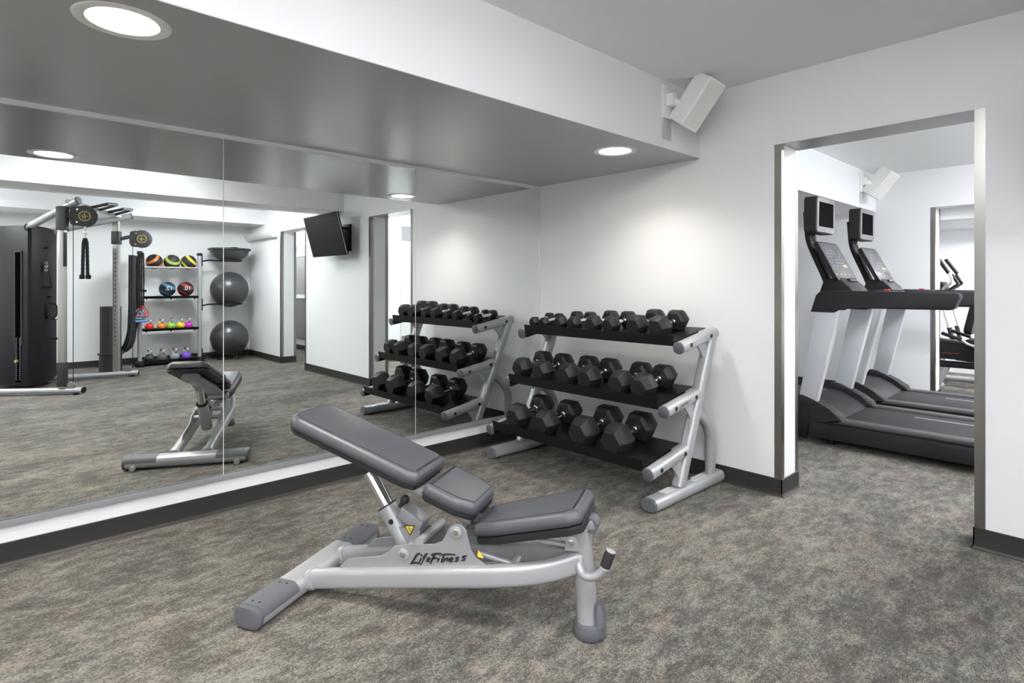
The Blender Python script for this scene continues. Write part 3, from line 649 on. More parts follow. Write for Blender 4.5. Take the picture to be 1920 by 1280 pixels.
# ------------------------------------------------------------------ treadmills
def treadmill(label):
    t = thing('treadmill', label, 'treadmill', (2.5, 1.84, 0), 0, 'treadmills in the next room')
    ox = 2.5
    def Q(x, y, z): return (x - ox, y, z)
    def side(poly, y0, y1, name, m, parent, bev=.006):
        mb = MB(); mb.prism([(x - ox, z) for x, z in poly], abs(y1 - y0), frame((0, max(y0, y1), 0), (1, 0, 0), (0, 0, 1), (0, -1, 0)), bev=bev); return mb.build(name, m, parent)
    dk = side([(1.70, .055), (3.60, .055), (3.62, .10), (3.60, .196), (1.70, .196)], -.44, .44, 'deck_frame', 'treadbody', t, .008)
    mb = MB(); bb(mb, Q(1.72, -.475, .06), Q(3.58, -.441, .175), .006); bb(mb, Q(1.72, .441, .06), Q(3.58, .475, .175), .006); mb.build('side_skirt', 'treadbody', dk)
    for sg in (-1, 1):
        mb = MB(); mb.sweep([Q(1.9, sg * .405, .205), Q(3.57, sg * .405, .205)], rrect(.105, .036, .012, 3)); rl = mb.build('side_rail', 'treadrail', t)
    mb = MB(); bb(mb, Q(1.90, -.345, .19), Q(3.59, .345, .206), .003); bl = mb.build('running_belt', 'belt', t)
    mb = MB(); bb(mb, Q(2.30, .17, .2061), Q(2.78, .195, .2068)); lab(mb.build('belt_print', 'ui', bl), 'pale print on the belt')
    mb = MB(); [mb.lathe([(.03, 0), (.03, .056)], 14, Mx.Translation(Q(x, y, 0))) for x in (1.85, 3.45) for y in (-.36, .36)]; mb.build('levelling_foot', 'black', t)
    cv = side([(1.60, .06), (1.585, .30), (1.62, .335), (1.72, .325), (1.82, .275), (1.90, .225), (1.925, .200), (1.925, .06)], -.33, .33, 'motor_cover', 'treadbody', t, .012)
    for sg in (-1, 1):
        side([(1.60, .05), (1.58, .33), (1.61, .385), (1.67, .385), (1.76, .350), (1.86, .302), (1.945, .255), (1.965, .215), (1.94, .195), (1.72, .19), (1.70, .05)], sg * .335, sg * .465, 'cover_wing', 'treadbody', cv, .022)
        side([(1.575, .04), (1.56, .30), (1.60, .335), (1.70, .33), (1.725, .20), (1.705, .04)], sg * .462, sg * .480, 'nose_panel', 'black', cv, .004)
        up = side([(1.622, .30), (1.765, .30), (1.945, 1.09), (1.772, 1.09)], sg * .385, sg * .450, 'upright', 'treadsilver', t, .010)
        side([(1.748, .31), (1.766, .31), (1.946, 1.09), (1.928, 1.09)], sg * .448, sg * .453, 'edge_strip', 'trimsilver', up, .001)
        ar = side([(1.727, 1.068), (1.90, 1.066), (1.925, 1.078), (1.945, 1.100), (1.98, 1.106), (2.640, 1.110), (2.668, 1.122), (2.700, 1.205), (2.694, 1.226), (2.67, 1.233), (1.86, 1.243), (1.80, 1.236), (1.768, 1.205)], sg * .355, sg * .462, 'handrail', 'treadbody', t, .014)
    mb = MB(); bb(mb, Q(1.76, -.36, 1.10), Q(2.02, .36, 1.225), .02); ds = mb.build('dash', 'treadbody', t)
    mb = MB(); bb(mb, Q(2.10, -.36, 1.195), Q(2.20, .36, 1.238), .015); cb = mb.build('front_crossbar', 'treadbody', t)
    mb = MB(); bb(mb, Q(2.13, -.018, 1.238), Q(2.17, .018, 1.252), .004); lab(mb.build('stop_button', 'red', cb), 'red stop button')
    mb = MB(); bb(mb, Q(1.86, -.29, 1.222), Q(2.0, -.17, 1.229), .003); bb(mb, Q(1.86, .17, 1.222), Q(2.0, .29, 1.229), .003); mb.build('tray', 'black', ds)
    mb = MB(); mb.prism([(1.70 - ox, 1.21), (1.98 - ox, 1.21), (1.935 - ox, 1.275), (1.86 - ox, 1.345), (1.74 - ox, 1.335)], .40, frame((0, .20, 0), (1, 0, 0), (0, 0, 1), (0, -1, 0)), bev=.015); mb.build('console_neck', 'treadbody', t)
    # console slab
    p0 = V(Q(1.868, 0, 1.328)); p1 = V(Q(1.700, 0, 1.655)); up_ = (p1 - p0); Lc = up_.length; up_.normalize(); n = V((up_.z, 0, -up_.x)); 
    mx = frame(p0, (0, 1, 0), up_, n)
    mb = MB(); mb.prism(rpoly([(-.235, 0), (.235, 0), (.245, .06), (.24, Lc), (-.24, Lc), (-.245, .06)], .02), .034, mx @ Mx.Translation((0, 0, -.034)), bev=.006); cn = mb.build('console', 'consolelow', t)
    mb = MB(); mb.prism(rpoly([(-.225, .095), (.225, .095), (.228, Lc - .012), (-.228, Lc - .012)], .01), .0015, mx); lab(mb.build('display_area', 'console', cn), 'grey glass display')
    mb = MB(); rnd = random.Random(3)
    for r in range(6):
        x = -.17
        while x < .17:
            w = rnd.uniform(.015, .05); 
            if rnd.random() < .6: mb.box(mx @ V((x + w / 2, .135 + r * .030, .0022)), (w, .006, .0015), mx.to_3x3())
            x += w + .014
    for x in (-.20, -.1, 0., .1, .20): mb.box(mx @ V((x, .055, .001)), (.022, .012, .002), mx.to_3x3())
    mb.build('display_mark', 'ui', cn)
    mb = MB(); [mb.box(mx @ V((x, .135, .0026)), (.012, .022, .0015), mx.to_3x3()) for x in (.095, .115, .135)]; lab(mb.build('amber_digits', 'uior', cn), 'amber lit bars')
    mb = MB(); mb.box(mx @ V((.03, -.012, .012)), (.17, .03, .035), mx.to_3x3(), .008); mb.build('control_pod', 'black', cn)
    # back bracket and screen
    br = spline([Q(1.735, 0, 1.26), Q(1.68, 0, 1.40), Q(1.612, 0, 1.56), Q(1.570, 0, 1.68), Q(1.557, 0, 1.80), Q(1.548, 0, 1.93)], 5)
    mb = MB(); mb.sweep(br, rrect(.15, .045, .012, 3), up=(1, 0, 0)); bk = mb.build('screen_bracket', 'black', t)
    mb = MB(); mb.prism(rpoly([(-.212, 1.735), (.212, 1.735), (.218, 1.80), (.212, 2.045), (-.212, 2.045), (-.218, 1.80)], .022), .095, frame(Q(1.665, 0, 0), (0, 1, 0), (.01, 0, 1), (-1, 0, 0)), bev=.010); tv = mb.build('screen_housing', 'treadbody', t)
    mb = MB(); mb.prism(rpoly([(-.205, 1.742), (.205, 1.742), (.211, 1.80), (.205, 2.038), (-.205, 2.038), (-.211, 1.80)], .022), .012, frame(Q(1.6645, 0, 0), (0, 1, 0), (.01, 0, 1), (1, 0, 0)), bev=.004); bz = mb.build('bezel', 'bezel', tv)
    mb = MB(); mb.prism([(-.172, 1.79), (.172, 1.79), (.172, 2.0), (-.172, 2.0)], .0012, frame(Q(1.6766, 0, 0), (0, 1, 0), (.01, 0, 1), (1, 0, 0))); lab(mb.build('display', 'screen', bz), 'dark blank display')
    mb = MB(); mb.tube(spline([Q(1.62, -.05, 1.735), Q(1.60, -.06, 1.70), Q(1.63, -.05, 1.66)], 4), .004, 6); mb.build('cable', 'black', tv)
    return t
tr1 = treadmill('nearer treadmill with lit console, just inside the doorway')
tr2 = copy_tree(tr1); tr2.location = (2.5, 2.99, 0); tr2['label'] = 'farther treadmill, partly hidden behind the one just inside the doorway'

# ------------------------------------------------------------------ end room machines
t = thing('recumbent_bike', 'black recumbent exercise bike seen through the far doorway below the cross trainer arms', 'exercise bike', (2.3, 5.0, 0))
def E_(x, y, z): return (x - 2.3, y, z)
mb = MB(); mb.sweep([E_(1.75, 0, .33), E_(3.1, 0, .33)], rrect(.10, .075, .02)); fr = mb.build('main_beam', 'black', t)
mb = MB(); mb.tube([E_(1.88, -.28, .035), E_(1.88, .28, .035)], .035); mb.tube([E_(3.05, -.28, .035), E_(3.05, .28, .035)], .035); mb.sweep([E_(1.99, 0, .30), E_(1.89, 0, .05)], rrect(.06, .08, .02), up=(0, 1, 0)); mb.sweep([E_(3.0, 0, .30), E_(3.05, 0, .05)], rrect(.06, .08, .02), up=(0, 1, 0)); mb.build('base_stabiliser', 'silver', t)
mb = MB(); mb.prism(rpoly([(-.40, .40), (.55, .39), (.55, .56), (.2, .60), (-.40, .60)], .04), .17, frame((0, .085, 0), (1, 0, 0), (0, 0, 1), (0, -1, 0)), bev=.02); hs = mb.build('drive_housing', 'black', t)
mb = MB(); bb(mb, E_(1.94, -.0862, .469), E_(2.12, -.0855, .473)); lab(mb.build('accent_stripe', 'red', hs), 'thin red stripe')
mb = MB(); mb.pad(rpoly([(-.15, -.2), (.22, -.2), (.22, .2), (-.15, .2)], .06), .09, .04, Mx.Translation(E_(2.32, 0, .56))); mb.build('seat', 'black', t)
mb = MB(); mb.pad(rpoly([(-.2, 0), (.2, 0), (.18, .52), (-.18, .52)], .07), .08, .035, frame(E_(2.24, 0, .70), (0, 1, 0), (.2, 0, .98), (-.98, 0, .2))); mb.build('backrest', 'black', t)
mb = MB(); mb.sweep([E_(2.44, 0, .35), E_(2.42, 0, .95)], rrect(.06, .06, .015), up=(0, 1, 0)); mb.build('seat_post', 'silver', t)
for sg in (-1, 1):
    mb = MB(); mb.tube(spline([E_(2.40, sg * .27, .56), E_(2.24, sg * .27, .60), E_(2.16, sg * .27, .655), E_(1.99, sg * .27, .715)], 5), .014); mb.tube([E_(2.42, 0, .565), E_(2.40, sg * .27, .56)], .014); hh = mb.build('seat_handle', 'silver', t)
    mb = MB(); mb.tube([E_(2.175, sg * .27, .650), E_(1.985, sg * .27, .718)], .020); lab(mb.build('grip', 'black', hh), 'black foam grip')
mb = MB(); mb.box(E_(2.02, 0, .60), (.36, .14, .05), Mx.Rotation(.15, 3, 'Y'), .012); mb.build('tray', 'darkgrey', t)
t = thing('cross_trainer', 'cross trainer with black grips on curved chrome arms, seen through the far doorway', 'cross trainer', (1.75, 5.75, 0))
def F_(x, y, z): return (x - 1.75, y - 5.75, z)
mb = MB(); mb.tube([F_(1.55, 5.75, .06), F_(3.0, 5.75, .06)], .04); mb.tube([F_(1.55, 5.45, .04), F_(1.55, 6.05, .04)], .04); mb.tube([F_(2.98, 5.45, .04), F_(2.98, 6.05, .04)], .04); mb.build('base_frame', 'silver', t)
mb = MB(); mb.prism(rpoly([(-.45, .08), (.12, .08), (.10, .55), (-.1, .75), (-.45, .70)], .08), .22, frame((0, .11, 0), (1, 0, 0), (0, 0, 1), (0, -1, 0)), bev=.02); mb.build('flywheel_housing', 'treadsilver', t)
for y in (5.70, 5.80):
    mb = MB(); mb.tube([F_(1.745, y, .66), F_(1.845, y, 1.22)], .024); mb.build('mast', 'treadsilver', t)
mb = MB(); mb.box(F_(1.80, 5.75, 1.26), (.10, .30, .12), Mx.Rotation(-.3, 3, 'Y'), .02); mb.build('console', 'black', t)
for y, a0, a1, pts in ((5.52, (1.80, 1.63), (1.915, 1.435), [(1.915, 1.435), (1.945, 1.37), (1.93, 1.30), (1.86, 1.24), (1.84, 1.1), (1.92, .72)]), (5.98, (1.80, 1.63), (1.93, 1.43), [(1.93, 1.43), (1.965, 1.36), (1.95, 1.28), (1.88, 1.22), (1.86, 1.1), (1.94, .72)])):
    mb = MB(); mb.tube(spline([F_(x, y, z) for x, z in pts], 5), .016); am = mb.build('moving_arm', 'chrome', t)
    mb = MB(); mb.tube([F_(a0[0], y, a0[1]), F_(a1[0], y, a1[1])], .022); lab(mb.build('grip', 'black', am), 'black foam grip')
    mb = MB(); mb.sweep([F_(1.92, y, .74), F_(2.0, y, .35), F_(2.75, y, .28)], rrect(.05, .06, .02), up=(0, 1, 0)); mb.box(F_(2.30, y, .36), (.36, .15, .04), None, .01); mb.build('pedal_link', 'darkgrey', t)
mb = MB(); mb.tube([F_(1.93, 5.62, 1.42), F_(1.995, 5.62, 1.30)], .018); mb.tube([F_(1.93, 5.88, 1.42), F_(1.995, 5.88, 1.30)], .018); mb.tube([F_(1.995, 5.62, 1.30), F_(1.88, 5.70, 1.22)], .012); mb.tube([F_(1.995, 5.88, 1.30), F_(1.88, 5.80, 1.22)], .012); mb.build('fixed_handlebar', 'black', t)

# ------------------------------------------------------------------ television and wall box (seen in the mirror)
t = thing('television', 'black flat television tilted on a wall bracket between the two doorways, seen in the mirror', 'television', (3.732, -.055, 1.93))
dv = V((0, .142, -.535)).normalized(); nv = V((0, -.535, -.142)).normalized(); cen = V((0, -.215, .005))
mx = frame(cen, (1, 0, 0), -dv, nv)
mb = MB(); mb.prism(rpoly([(-.498, -.277), (.498, -.277), (.498, .277), (-.498, .277)], .006), .035, mx @ Mx.Translation((0, 0, -.035)), bev=.003); hs = mb.build('housing', 'black', t)
mb = MB(); mb.prism([(-.488, -.262), (.488, -.262), (.488, .268), (-.488, .268)], .001, mx); mb.build('display', 'tvscreen', hs)
mb = MB(); bb(mb, (-.501, -.279, 0), (.501, -.2765, .002)); me = mb.build('silver_edge', 'trimsilver', hs); me.matrix_local = mx @ Mx.Translation((0, 0, -.012))
mb = MB(); bb(mb, (.4975, -.279, -.002), (.5005, .277, .004)); bb(mb, (-.5005, -.279, -.002), (-.4975, .277, .004)); me = mb.build('silver_edge', 'trimsilver', hs); me.matrix_local = mx @ Mx.Translation((0, 0, -.012))
mb = MB(); bb(mb, (-.25, .030, -.20), (.25, .055, .16), .003); bb(mb, (-.20, -.08, .08), (-.17, .03, .12)); bb(mb, (.17, -.08, .08), (.20, .03, .12)); bb(mb, (-.20, -.12, -.12), (-.17, .03, -.09)); bb(mb, (.17, -.12, -.12), (.20, .03, -.09)); mb.build('wall_bracket', 'black', t)
mb = MB(); mb.box(cen + nv * -.055, (.5, .04, .30), mx.to_3x3() @ Mx.Rotation(PI / 2, 3, 'X'), .005); mb.build('mount_plate', 'black', hs)
t = thing('air_vent_box', 'long white box mounted high on the wall beside the far doorway', 'wall vent', (6.70, 0, 2.11))
mb = MB(); mb.prism(rpoly([(0, -.035), (-.085, -.035), (-.14, .02), (-.14, .045), (0, .045)], .006, 3), 1.25, frame((-.625, 0, 0), (0, 1, 0), (0, 0, 1), (1, 0, 0)), bev=.003); hs = mb.build('casing', 'whiteplastic', t)
mb = MB(); [bb(mb, (-.58, -.1405, .022 + i * .008), (.58, -.139, .025 + i * .008)) for i in range(3)]; mb.build('slot', 'bezel', hs)

# ------------------------------------------------------------------ storage rack on the right wall (seen in the mirror)
t = thing('storage_rack', 'silver and black storage rack holding balls and kettlebells, against the far wall', 'storage rack', (7.12, -1.35, 0))
def G_(x, y, z): return (x - 7.12, y + 1.35, z)
YA, YB = -1.775, -.925
for y, sg in ((YA, -1), (YB, 1)):
    mb = MB(); mb.sweep([G_(7.06, y, .05), G_(7.06, y, 1.80)], rrect(.060, .060, .024, 4), up=(0, 1, 0)); po = mb.build('post', 'silver', t)
    mb = MB(); bb(mb, G_(7.02, y - .034, 1.77), G_(7.10, y + .034, 1.815), .006); mb.build('post_cap', 'black', po)
    mb = MB(); mb.sphere(G_(7.04, y, .035), .075, 20, 10, (1.35, 1., .72)); bb(mb, G_(6.98, y - .045, .0), G_(7.42, y + .045, .055), .012); mb.build('base_foot', 'black', t)
for z, m, nm in ((1.565, 'silver', 'rail'), (1.095, 'shelf', 'shelf'), (.580, 'shelf', 'shelf'), (.075, 'shelf', 'shelf')):
    if nm == 'rail':
        for x in (7.03, 7.22):
            mb = MB(); mb.tube([G_(x, YA + .03, z), G_(x, YB - .03, z)], .014); mb.build('rail', 'silver', t)
    else:
        mb = MB(); bb(mb, G_(6.98 if z < .9 else 7.0, YA + .03, z - .018), G_(7.36, YB - .03, z), .003); bb(mb, G_(6.98 if z < .9 else 7.0, YA + .03, z - .03), G_(6.986 if z < .9 else 7.006, YB - .03, z + .012)); sh = mb.build('shelf', 'shelf', t)
        mb = MB(); [disc(mb, G_(7.02, YA + .85 * k, z - .03), (0, 0, -1), .012, .018, 10) for k in (.1, .5, .9)]; mb.build('shelf_bolt', 'black', sh)
for z, reach in ((1.70, .46), (.955, .46), (.118, .46)):
    mb = MB(); cy_ = -.45
    mb.tube(spline([G_(7.08, YB + .03, z - .02), G_(7.08, YB + .14, z)], 3), .013)
    ring = [G_(7.08 + .19 * math.cos(a), cy_ + .19 * math.sin(a), z) for a in [2 * PI * i / 28 for i in range(29)]]
    mb.tube(ring, .013, 8, caps=False); mb.tube([G_(7.08, YB + .13, z), G_(7.08, cy_ - .18, z)], .013)
    if z < .2: [mb.tube([G_(7.08 + .18 * math.cos(a), cy_ + .18 * math.sin(a), z), G_(7.08 + .18 * math.cos(a), cy_ + .18 * math.sin(a), 0)], .013) for a in (.5, 2.6, 4.7)]
    bb(mb, G_(7.045, YB + .028, z - .10), G_(7.10, YB + .045, z + .10), .003); mb.build('ball_holder', 'black', t)
mb = MB(); mb.tube([G_(7.03, YA - .02, 1.215), G_(6.90, YA + .05, 1.19)], .02); mb.build('peg', 'black', t)
mb = MB(); mb.tube([G_(7.05, YA - .02, 1.765), G_(6.93, YA - .03, 1.775)], .012); mb.build('hook', 'black', t)

for y, base, st, lb_ in ((-1.565, (.02, .02, .02), (.72, .20, .03), 'black and orange medicine ball on the upper rail, beside the hanging bands'), (-1.317, (.025, .03, .02), (.42, .52, .12), 'black and lime green medicine ball in the middle of the upper rail'), (-1.073, (.02, .02, .02), (.70, .58, .05), 'black and yellow medicine ball on the upper rail, beside the stability balls')):
    m_ = stripe_mat('medicine_ball_stripe', base, st, hi=.80); mb = MB(); mb.sphere((0, 0, 0), .1205, 28, 18); o = mb.build('medicine_ball', m_); o.location = (7.125, y, 1.565 + .0785); tag(o, lb_, 'medicine ball', 'medicine balls on the storage rack')
    o.rotation_euler = (random.uniform(-.4, .4), random.uniform(-.4, .4), random.uniform(0, 3)); o.location.z = 1.579 + math.sqrt(.125 ** 2 - .0) * .62
for y, base, st, tx, lb_ in ((-1.385, (.012, .018, .028), (.05, .20, .36), '12.', 'black and blue medicine ball with white number 12'), (-1.120, (.022, .012, .013), (.33, .035, .045), '10.', 'black and red medicine ball with white number 10')):
    t = thing('medicine_ball', lb_, 'medicine ball', (7.12, y, 1.095 + .1205), 0, 'medicine balls on the storage rack')
    m_ = stripe_mat('medicine_ball_band', base, st, hi=.74); mb = MB(); mb.sphere((0, 0, 0), .1205, 28, 18); mb.build('shell', m_, t)
    text_mesh(tx, .090, .004, frame((-.1180, .0, .012), (0, -1, 0), (0, 0, 1), (-1, 0, 0)), 'number', 'paper', t)
def kettle(y, x, z, col, lb_, sc=1.):
    t = thing('kettlebell', lb_, 'kettlebell', (x, y, z), 1.25, 'kettlebells on the storage rack'); t.scale = (sc, sc, sc)
    m_ = mat('kettlebell_coating', col, .45)
    mb = MB(); mb.lathe([(.050, 0), (.070, .010), (.080, .038), (.075, .070), (.052, .100), (.034, .118), (.0, .120)], 24); mb.build('bell', m_, t)
    h = spline([(-.006, -.040, .098), (-.004, -.055, .135), (0, -.050, .175), (0, -.022, .196), (0, .022, .196), (0, .050, .175), (-.004, .055, .135), (-.006, .040, .098)], 4)
    mb = MB(); mb.tube(h, .0145, 10); hn = mb.build('handle', 'chrome', t); lab(hn, 'chrome handle')
for y, c, lb_ in ((-1.640, (.75, .03, .03), 'red kettlebell on the third shelf of the storage rack'), (-1.472, (.80, .24, .02), 'orange kettlebell between the red and the green ones'), (-1.337, (.32, .62, .04), 'lime green kettlebell in the middle of the third shelf'), (-1.197, (.80, .62, .02), 'yellow kettlebell between the green and the magenta ones'), (-1.083, (.62, .03, .48), 'magenta kettlebell at the stability ball end of the third shelf')):
    kettle(y, 7.10, .580, c, lb_, .82)
for y, c, lb_ in ((-1.635, (.045, .045, .047), 'black kettlebell on the bottom shelf of the storage rack'), (-1.460, (.13, .13, .135), 'dark grey kettlebell on the bottom shelf, beside the black one'), (-1.285, (.38, .38, .40), 'light grey kettlebell on the bottom shelf, beside the purple one'), (-1.115, (.22, .10, .62), 'purple kettlebell on the bottom shelf')):
    kettle(y, 7.10, .075, c, lb_, .92)
def stab(z, lb_):
    mb = MB(); r = .305; prof = []
    for i in range(1, 60):
        a = PI * i / 60; rr = r * (1 + (.006 * math.cos(a * 60) if .62 < a / PI < .86 or .14 < a / PI < .36 else 0)); prof.append((rr * math.sin(a), -rr * math.cos(a)))
    prof = [(.0005, -r)] + prof + [(.0005, r)]
    mb.lathe(prof, 48); o = mb.build('stability_ball', 'ball', ang=60); o.location = (7.085, -.45, z); tag(o, lb_, 'stability ball', 'grey stability balls')
stab(.955 + .013 + .236, 'upper grey stability ball resting on a holder ring, seen in the mirror'); stab(.118 + .013 + .236, 'lower grey stability ball near the floor, seen in the mirror')
for o in [q for q in COL.objects if q.name.startswith('stability_ball')]: pass
t = thing('balance_trainer', 'flat topped half ball balance trainer on the top holder above the stability balls', 'balance trainer', (7.085, -.45, 1.715))
mb = MB(); mb.lathe([(.0005, -.03), (.10, -.022), (.19, .010), (.255, .055), (.30, .12), (.318, .165)], 40, cap=False); mb.build('dome', 'ball', t)
mb = MB(); mb.lathe([(.0005, .160), (.322, .160), (.338, .168), (.338, .188), (.325, .196), (.0005, .196)], 40); pf = mb.build('platform', 'darkgrey', t)
mb = MB(); [mb.sweep(spline([(.0 + .26 * math.cos(a - .25), .26 * math.sin(a - .25), .197), (.29 * math.cos(a), .29 * math.sin(a), .203), (.26 * math.cos(a + .25), .26 * math.sin(a + .25), .197)], 4), rrect(.02, .012, .004)) for a in (0, PI)]; mb.build('grip', 'black', pf)
# mats, bands, rollers
for i, lb_ in enumerate(('outermost of the grey exercise mats hanging beside the cable machine', 'middle grey exercise mat of the three hanging beside the cable machine', 'innermost grey exercise mat, next to the storage rack post')):
    o0 = i * .022; w = .40; a = math.radians(20)
    path = spline([(0, o0 + .055, 1.735), (0, o0 + .052, 1.3), (0, o0 + .048, .85), (0, o0 + .035, .60), (0, o0 - .005, .42 - i * .025), (0, o0 - .06 - i * .01, .32 - i * .03), (0, -.10 - i * .02, .285 - i * .03)], 6)
    mb = MB(); mb.sweep(path, rrect(w, .014, .005, 2), up=(0, -1, 0)); o = mb.build('exercise_mat', 'mat'); o.location = (6.92, -1.955, 0); o.rotation_euler = (0, 0, a); tag(o, lb_, 'exercise mat', 'hanging grey exercise mats')
bt = [('black resistance tube with red handle hanging on the rack post', 'red', -1.800, .80), ('black resistance tube with blue handle hanging on the rack post', 'blue', -1.825, .72), ('black resistance tube with green handle hanging on the rack post', 'green', -1.850, .76)]
M['blue'] = mat('blue_plastic', (.10, .25, .62), .4); M['green'] = mat('green_plastic', (.05, .35, .30), .4)
for lb_, hc, y, zb in bt:
    t = thing('resistance_band', lb_, 'resistance band', (6.945, y + .045, 0), 0, 'resistance bands on the rack post')
    mb = MB()
    for k in (-1, 1): mb.tube(spline([(0, 0, 1.775), (.01 * k, .012 * k, 1.74), (.014 * k, .016 * k, 1.3), (.012 * k, .012 * k, zb + .16)], 5), .0105, 8)
    mb.build('tube', 'rope', t)
    mb = MB()
    for k in (-1, 1):
        q = V((.014 * k, .02 * k, zb)); 
        mb.tube(spline([(.012 * k, .012 * k, zb + .165), q + V((-.01, -.05, .06)), q + V((0, -.055, 0))], 4), .007, 8); mb.tube(spline([(.012 * k, .012 * k, zb + .165), q + V((-.01, .05, .06)), q + V((0, .055, 0))], 4), .007, 8); mb.tube([q + V((0, -.06, 0)), q + V((0, .06, 0))], .017, 10)
    lab(mb.build('grip', hc, t), 'coloured grips')
t = thing('foam_roller', 'dark grey foam roller standing upright in a black stand beside the hanging mats', 'foam roller', (6.55, -2.22, .0))
mb = MB(); mb.lathe([(.120, .285), (.130, .290), (.130, .965), (.122, .972), (.04, .972), (.04, .90)], 8, Mx.Rotation(.25, 4, 'Z')); mb.build('roller', 'mat', t)
mb = MB(); mb.lathe([(.146, 0), (.160, .01), (.142, .03), (.138, .27), (.158, .278), (.162, .292), (.150, .298)], 28); lab(mb.build('stand', 'darkgrey', t), 'black stand with a rim')

# ------------------------------------------------------------------ cable machine (seen in the mirror)
t = thing('cable_machine', 'dual pulley cable machine with charcoal weight tower, seen at the left in the mirror', 'cable machine', (5.75, -3.0, 0))
def K(x, y, z): return (x - 5.75, y + 3.0, z)
A0 = V((4.863, -2.712)); dA = V((.586, -.81)); B0 = V((6.019, -1.968)); dB = V((.173, -.985))
for q0, d, L, nm in ((A0, dA, 1.45, 'a'), (B0, dB, 1.62, 'b')):
    e1 = q0 + d * L
    mb = MB(); mb.sweep([K(q0.x, q0.y, .05), K(e1.x, e1.y, .05)], rrect(.082, .062, .028, 4)); ft = mb.build('base_leg', 'silver', t)
    mb = MB(); f0 = q0 - d * .012; mb.sweep([K(q0.x, q0.y, .05), K(f0.x, f0.y, .05)], rrect(.086, .066, .03, 4)); lab(mb.build('end_cap', 'black', ft), 'black end cap')
    mb = MB(); bb(mb, (-.05, -.03, 0), (.05, .03, .02)); o = mb.build('foot_pad', 'rubber', ft); o.location = K(*(q0 + d * .08), 0)
    mb = MB(); g_ = q0 + d * .12; o3 = (g_.x, g_.y)
    disc(mb, K(*o3, .105), (d.y, -d.x, 0), .045, .03, 18); bb(mb, K(o3[0] - .02, o3[1] - .02, .07), K(o3[0] + .02, o3[1] + .02, .10)); mb.build('low_pulley', 'bezel', t)
eA, eB = A0 + dA * 1.40, B0 + dB * 1.58
mb = MB(); mb.sweep([K(eA.x, eA.y, .05), K(eB.x, eB.y, .05)], rrect(.082, .062, .028, 4)); mb.build('rear_crossbar', 'silver', t)
TP = [(5.93, -3.46), (5.56, -3.180), (5.555, -3.145), (5.625, -3.065), (5.86, -2.945), (6.20, -2.86), (6.33, -3.20), (6.16, -3.46)]
mb = MB(); mb.prism([(x - 5.75, y + 3.0) for x, y in TP], 1.955, Mx.Translation((0, 0, .055)), bev=.02); tw = mb.build('weight_tower', 'towershroud', t); 
M_ = None
fA = V((5.93 - 5.56, -3.46 + 3.18)).normalized(); nA = V((fA.y, -fA.x));
if nA.x > 0: nA = -nA
def FT(u, z, o=0.): p = V((5.56, -3.18)) + fA * u + nA * o; return K(p.x, p.y, z)
def fbox(mb, u0, u1, z0, z1, th, o=0.):
    vs = [FT(u, z, oo) for oo in (o, o + th) for u, z in ((u0, z0), (u1, z0), (u1, z1), (u0, z1))]
    mb.faces(vs, [(0, 1, 2, 3), (4, 7, 6, 5), (0, 4, 5, 1), (1, 5, 6, 2), (2, 6, 7, 3), (3, 7, 4, 0)])
mb = MB(); fbox(mb, .095, .175, .10, 1.68, .001, .002); sl = lab(mb.build('stack_window', 'void', tw), 'black slot showing the weight stack')
mb = MB(); fbox(mb, .080, .093, .55, 1.70, .010); fbox(mb, .177, .190, .55, 1.70, .010); fbox(mb, .080, .190, 1.685, 1.70, .010); mb.build('slot_frame', 'darkgrey', tw)
mb = MB()
for i in range(22): fbox(mb, .100, .118, .13 + i * .024, .140 + i * .024, .003, .003); fbox(mb, .153, .171, .13 + i * .024, .140 + i * .024, .003, .003)
lab(mb.build('weight_plate_edge', 'bezel', tw), 'edges of the weight plates')
mb = MB(); disc(mb, FT(.145, .36, .004), (nA.x, nA.y, 0), .018, .03, 14); lab(mb.build('selector_pin', 'gold', tw), 'amber selector pin')
uA, uB = V((4.975, -2.895)), V((6.085, -2.215))
vA, vB = (V((.24, .97))).normalized(), V((.40, .92)).normalized()
n_ = V((-.54, .845))
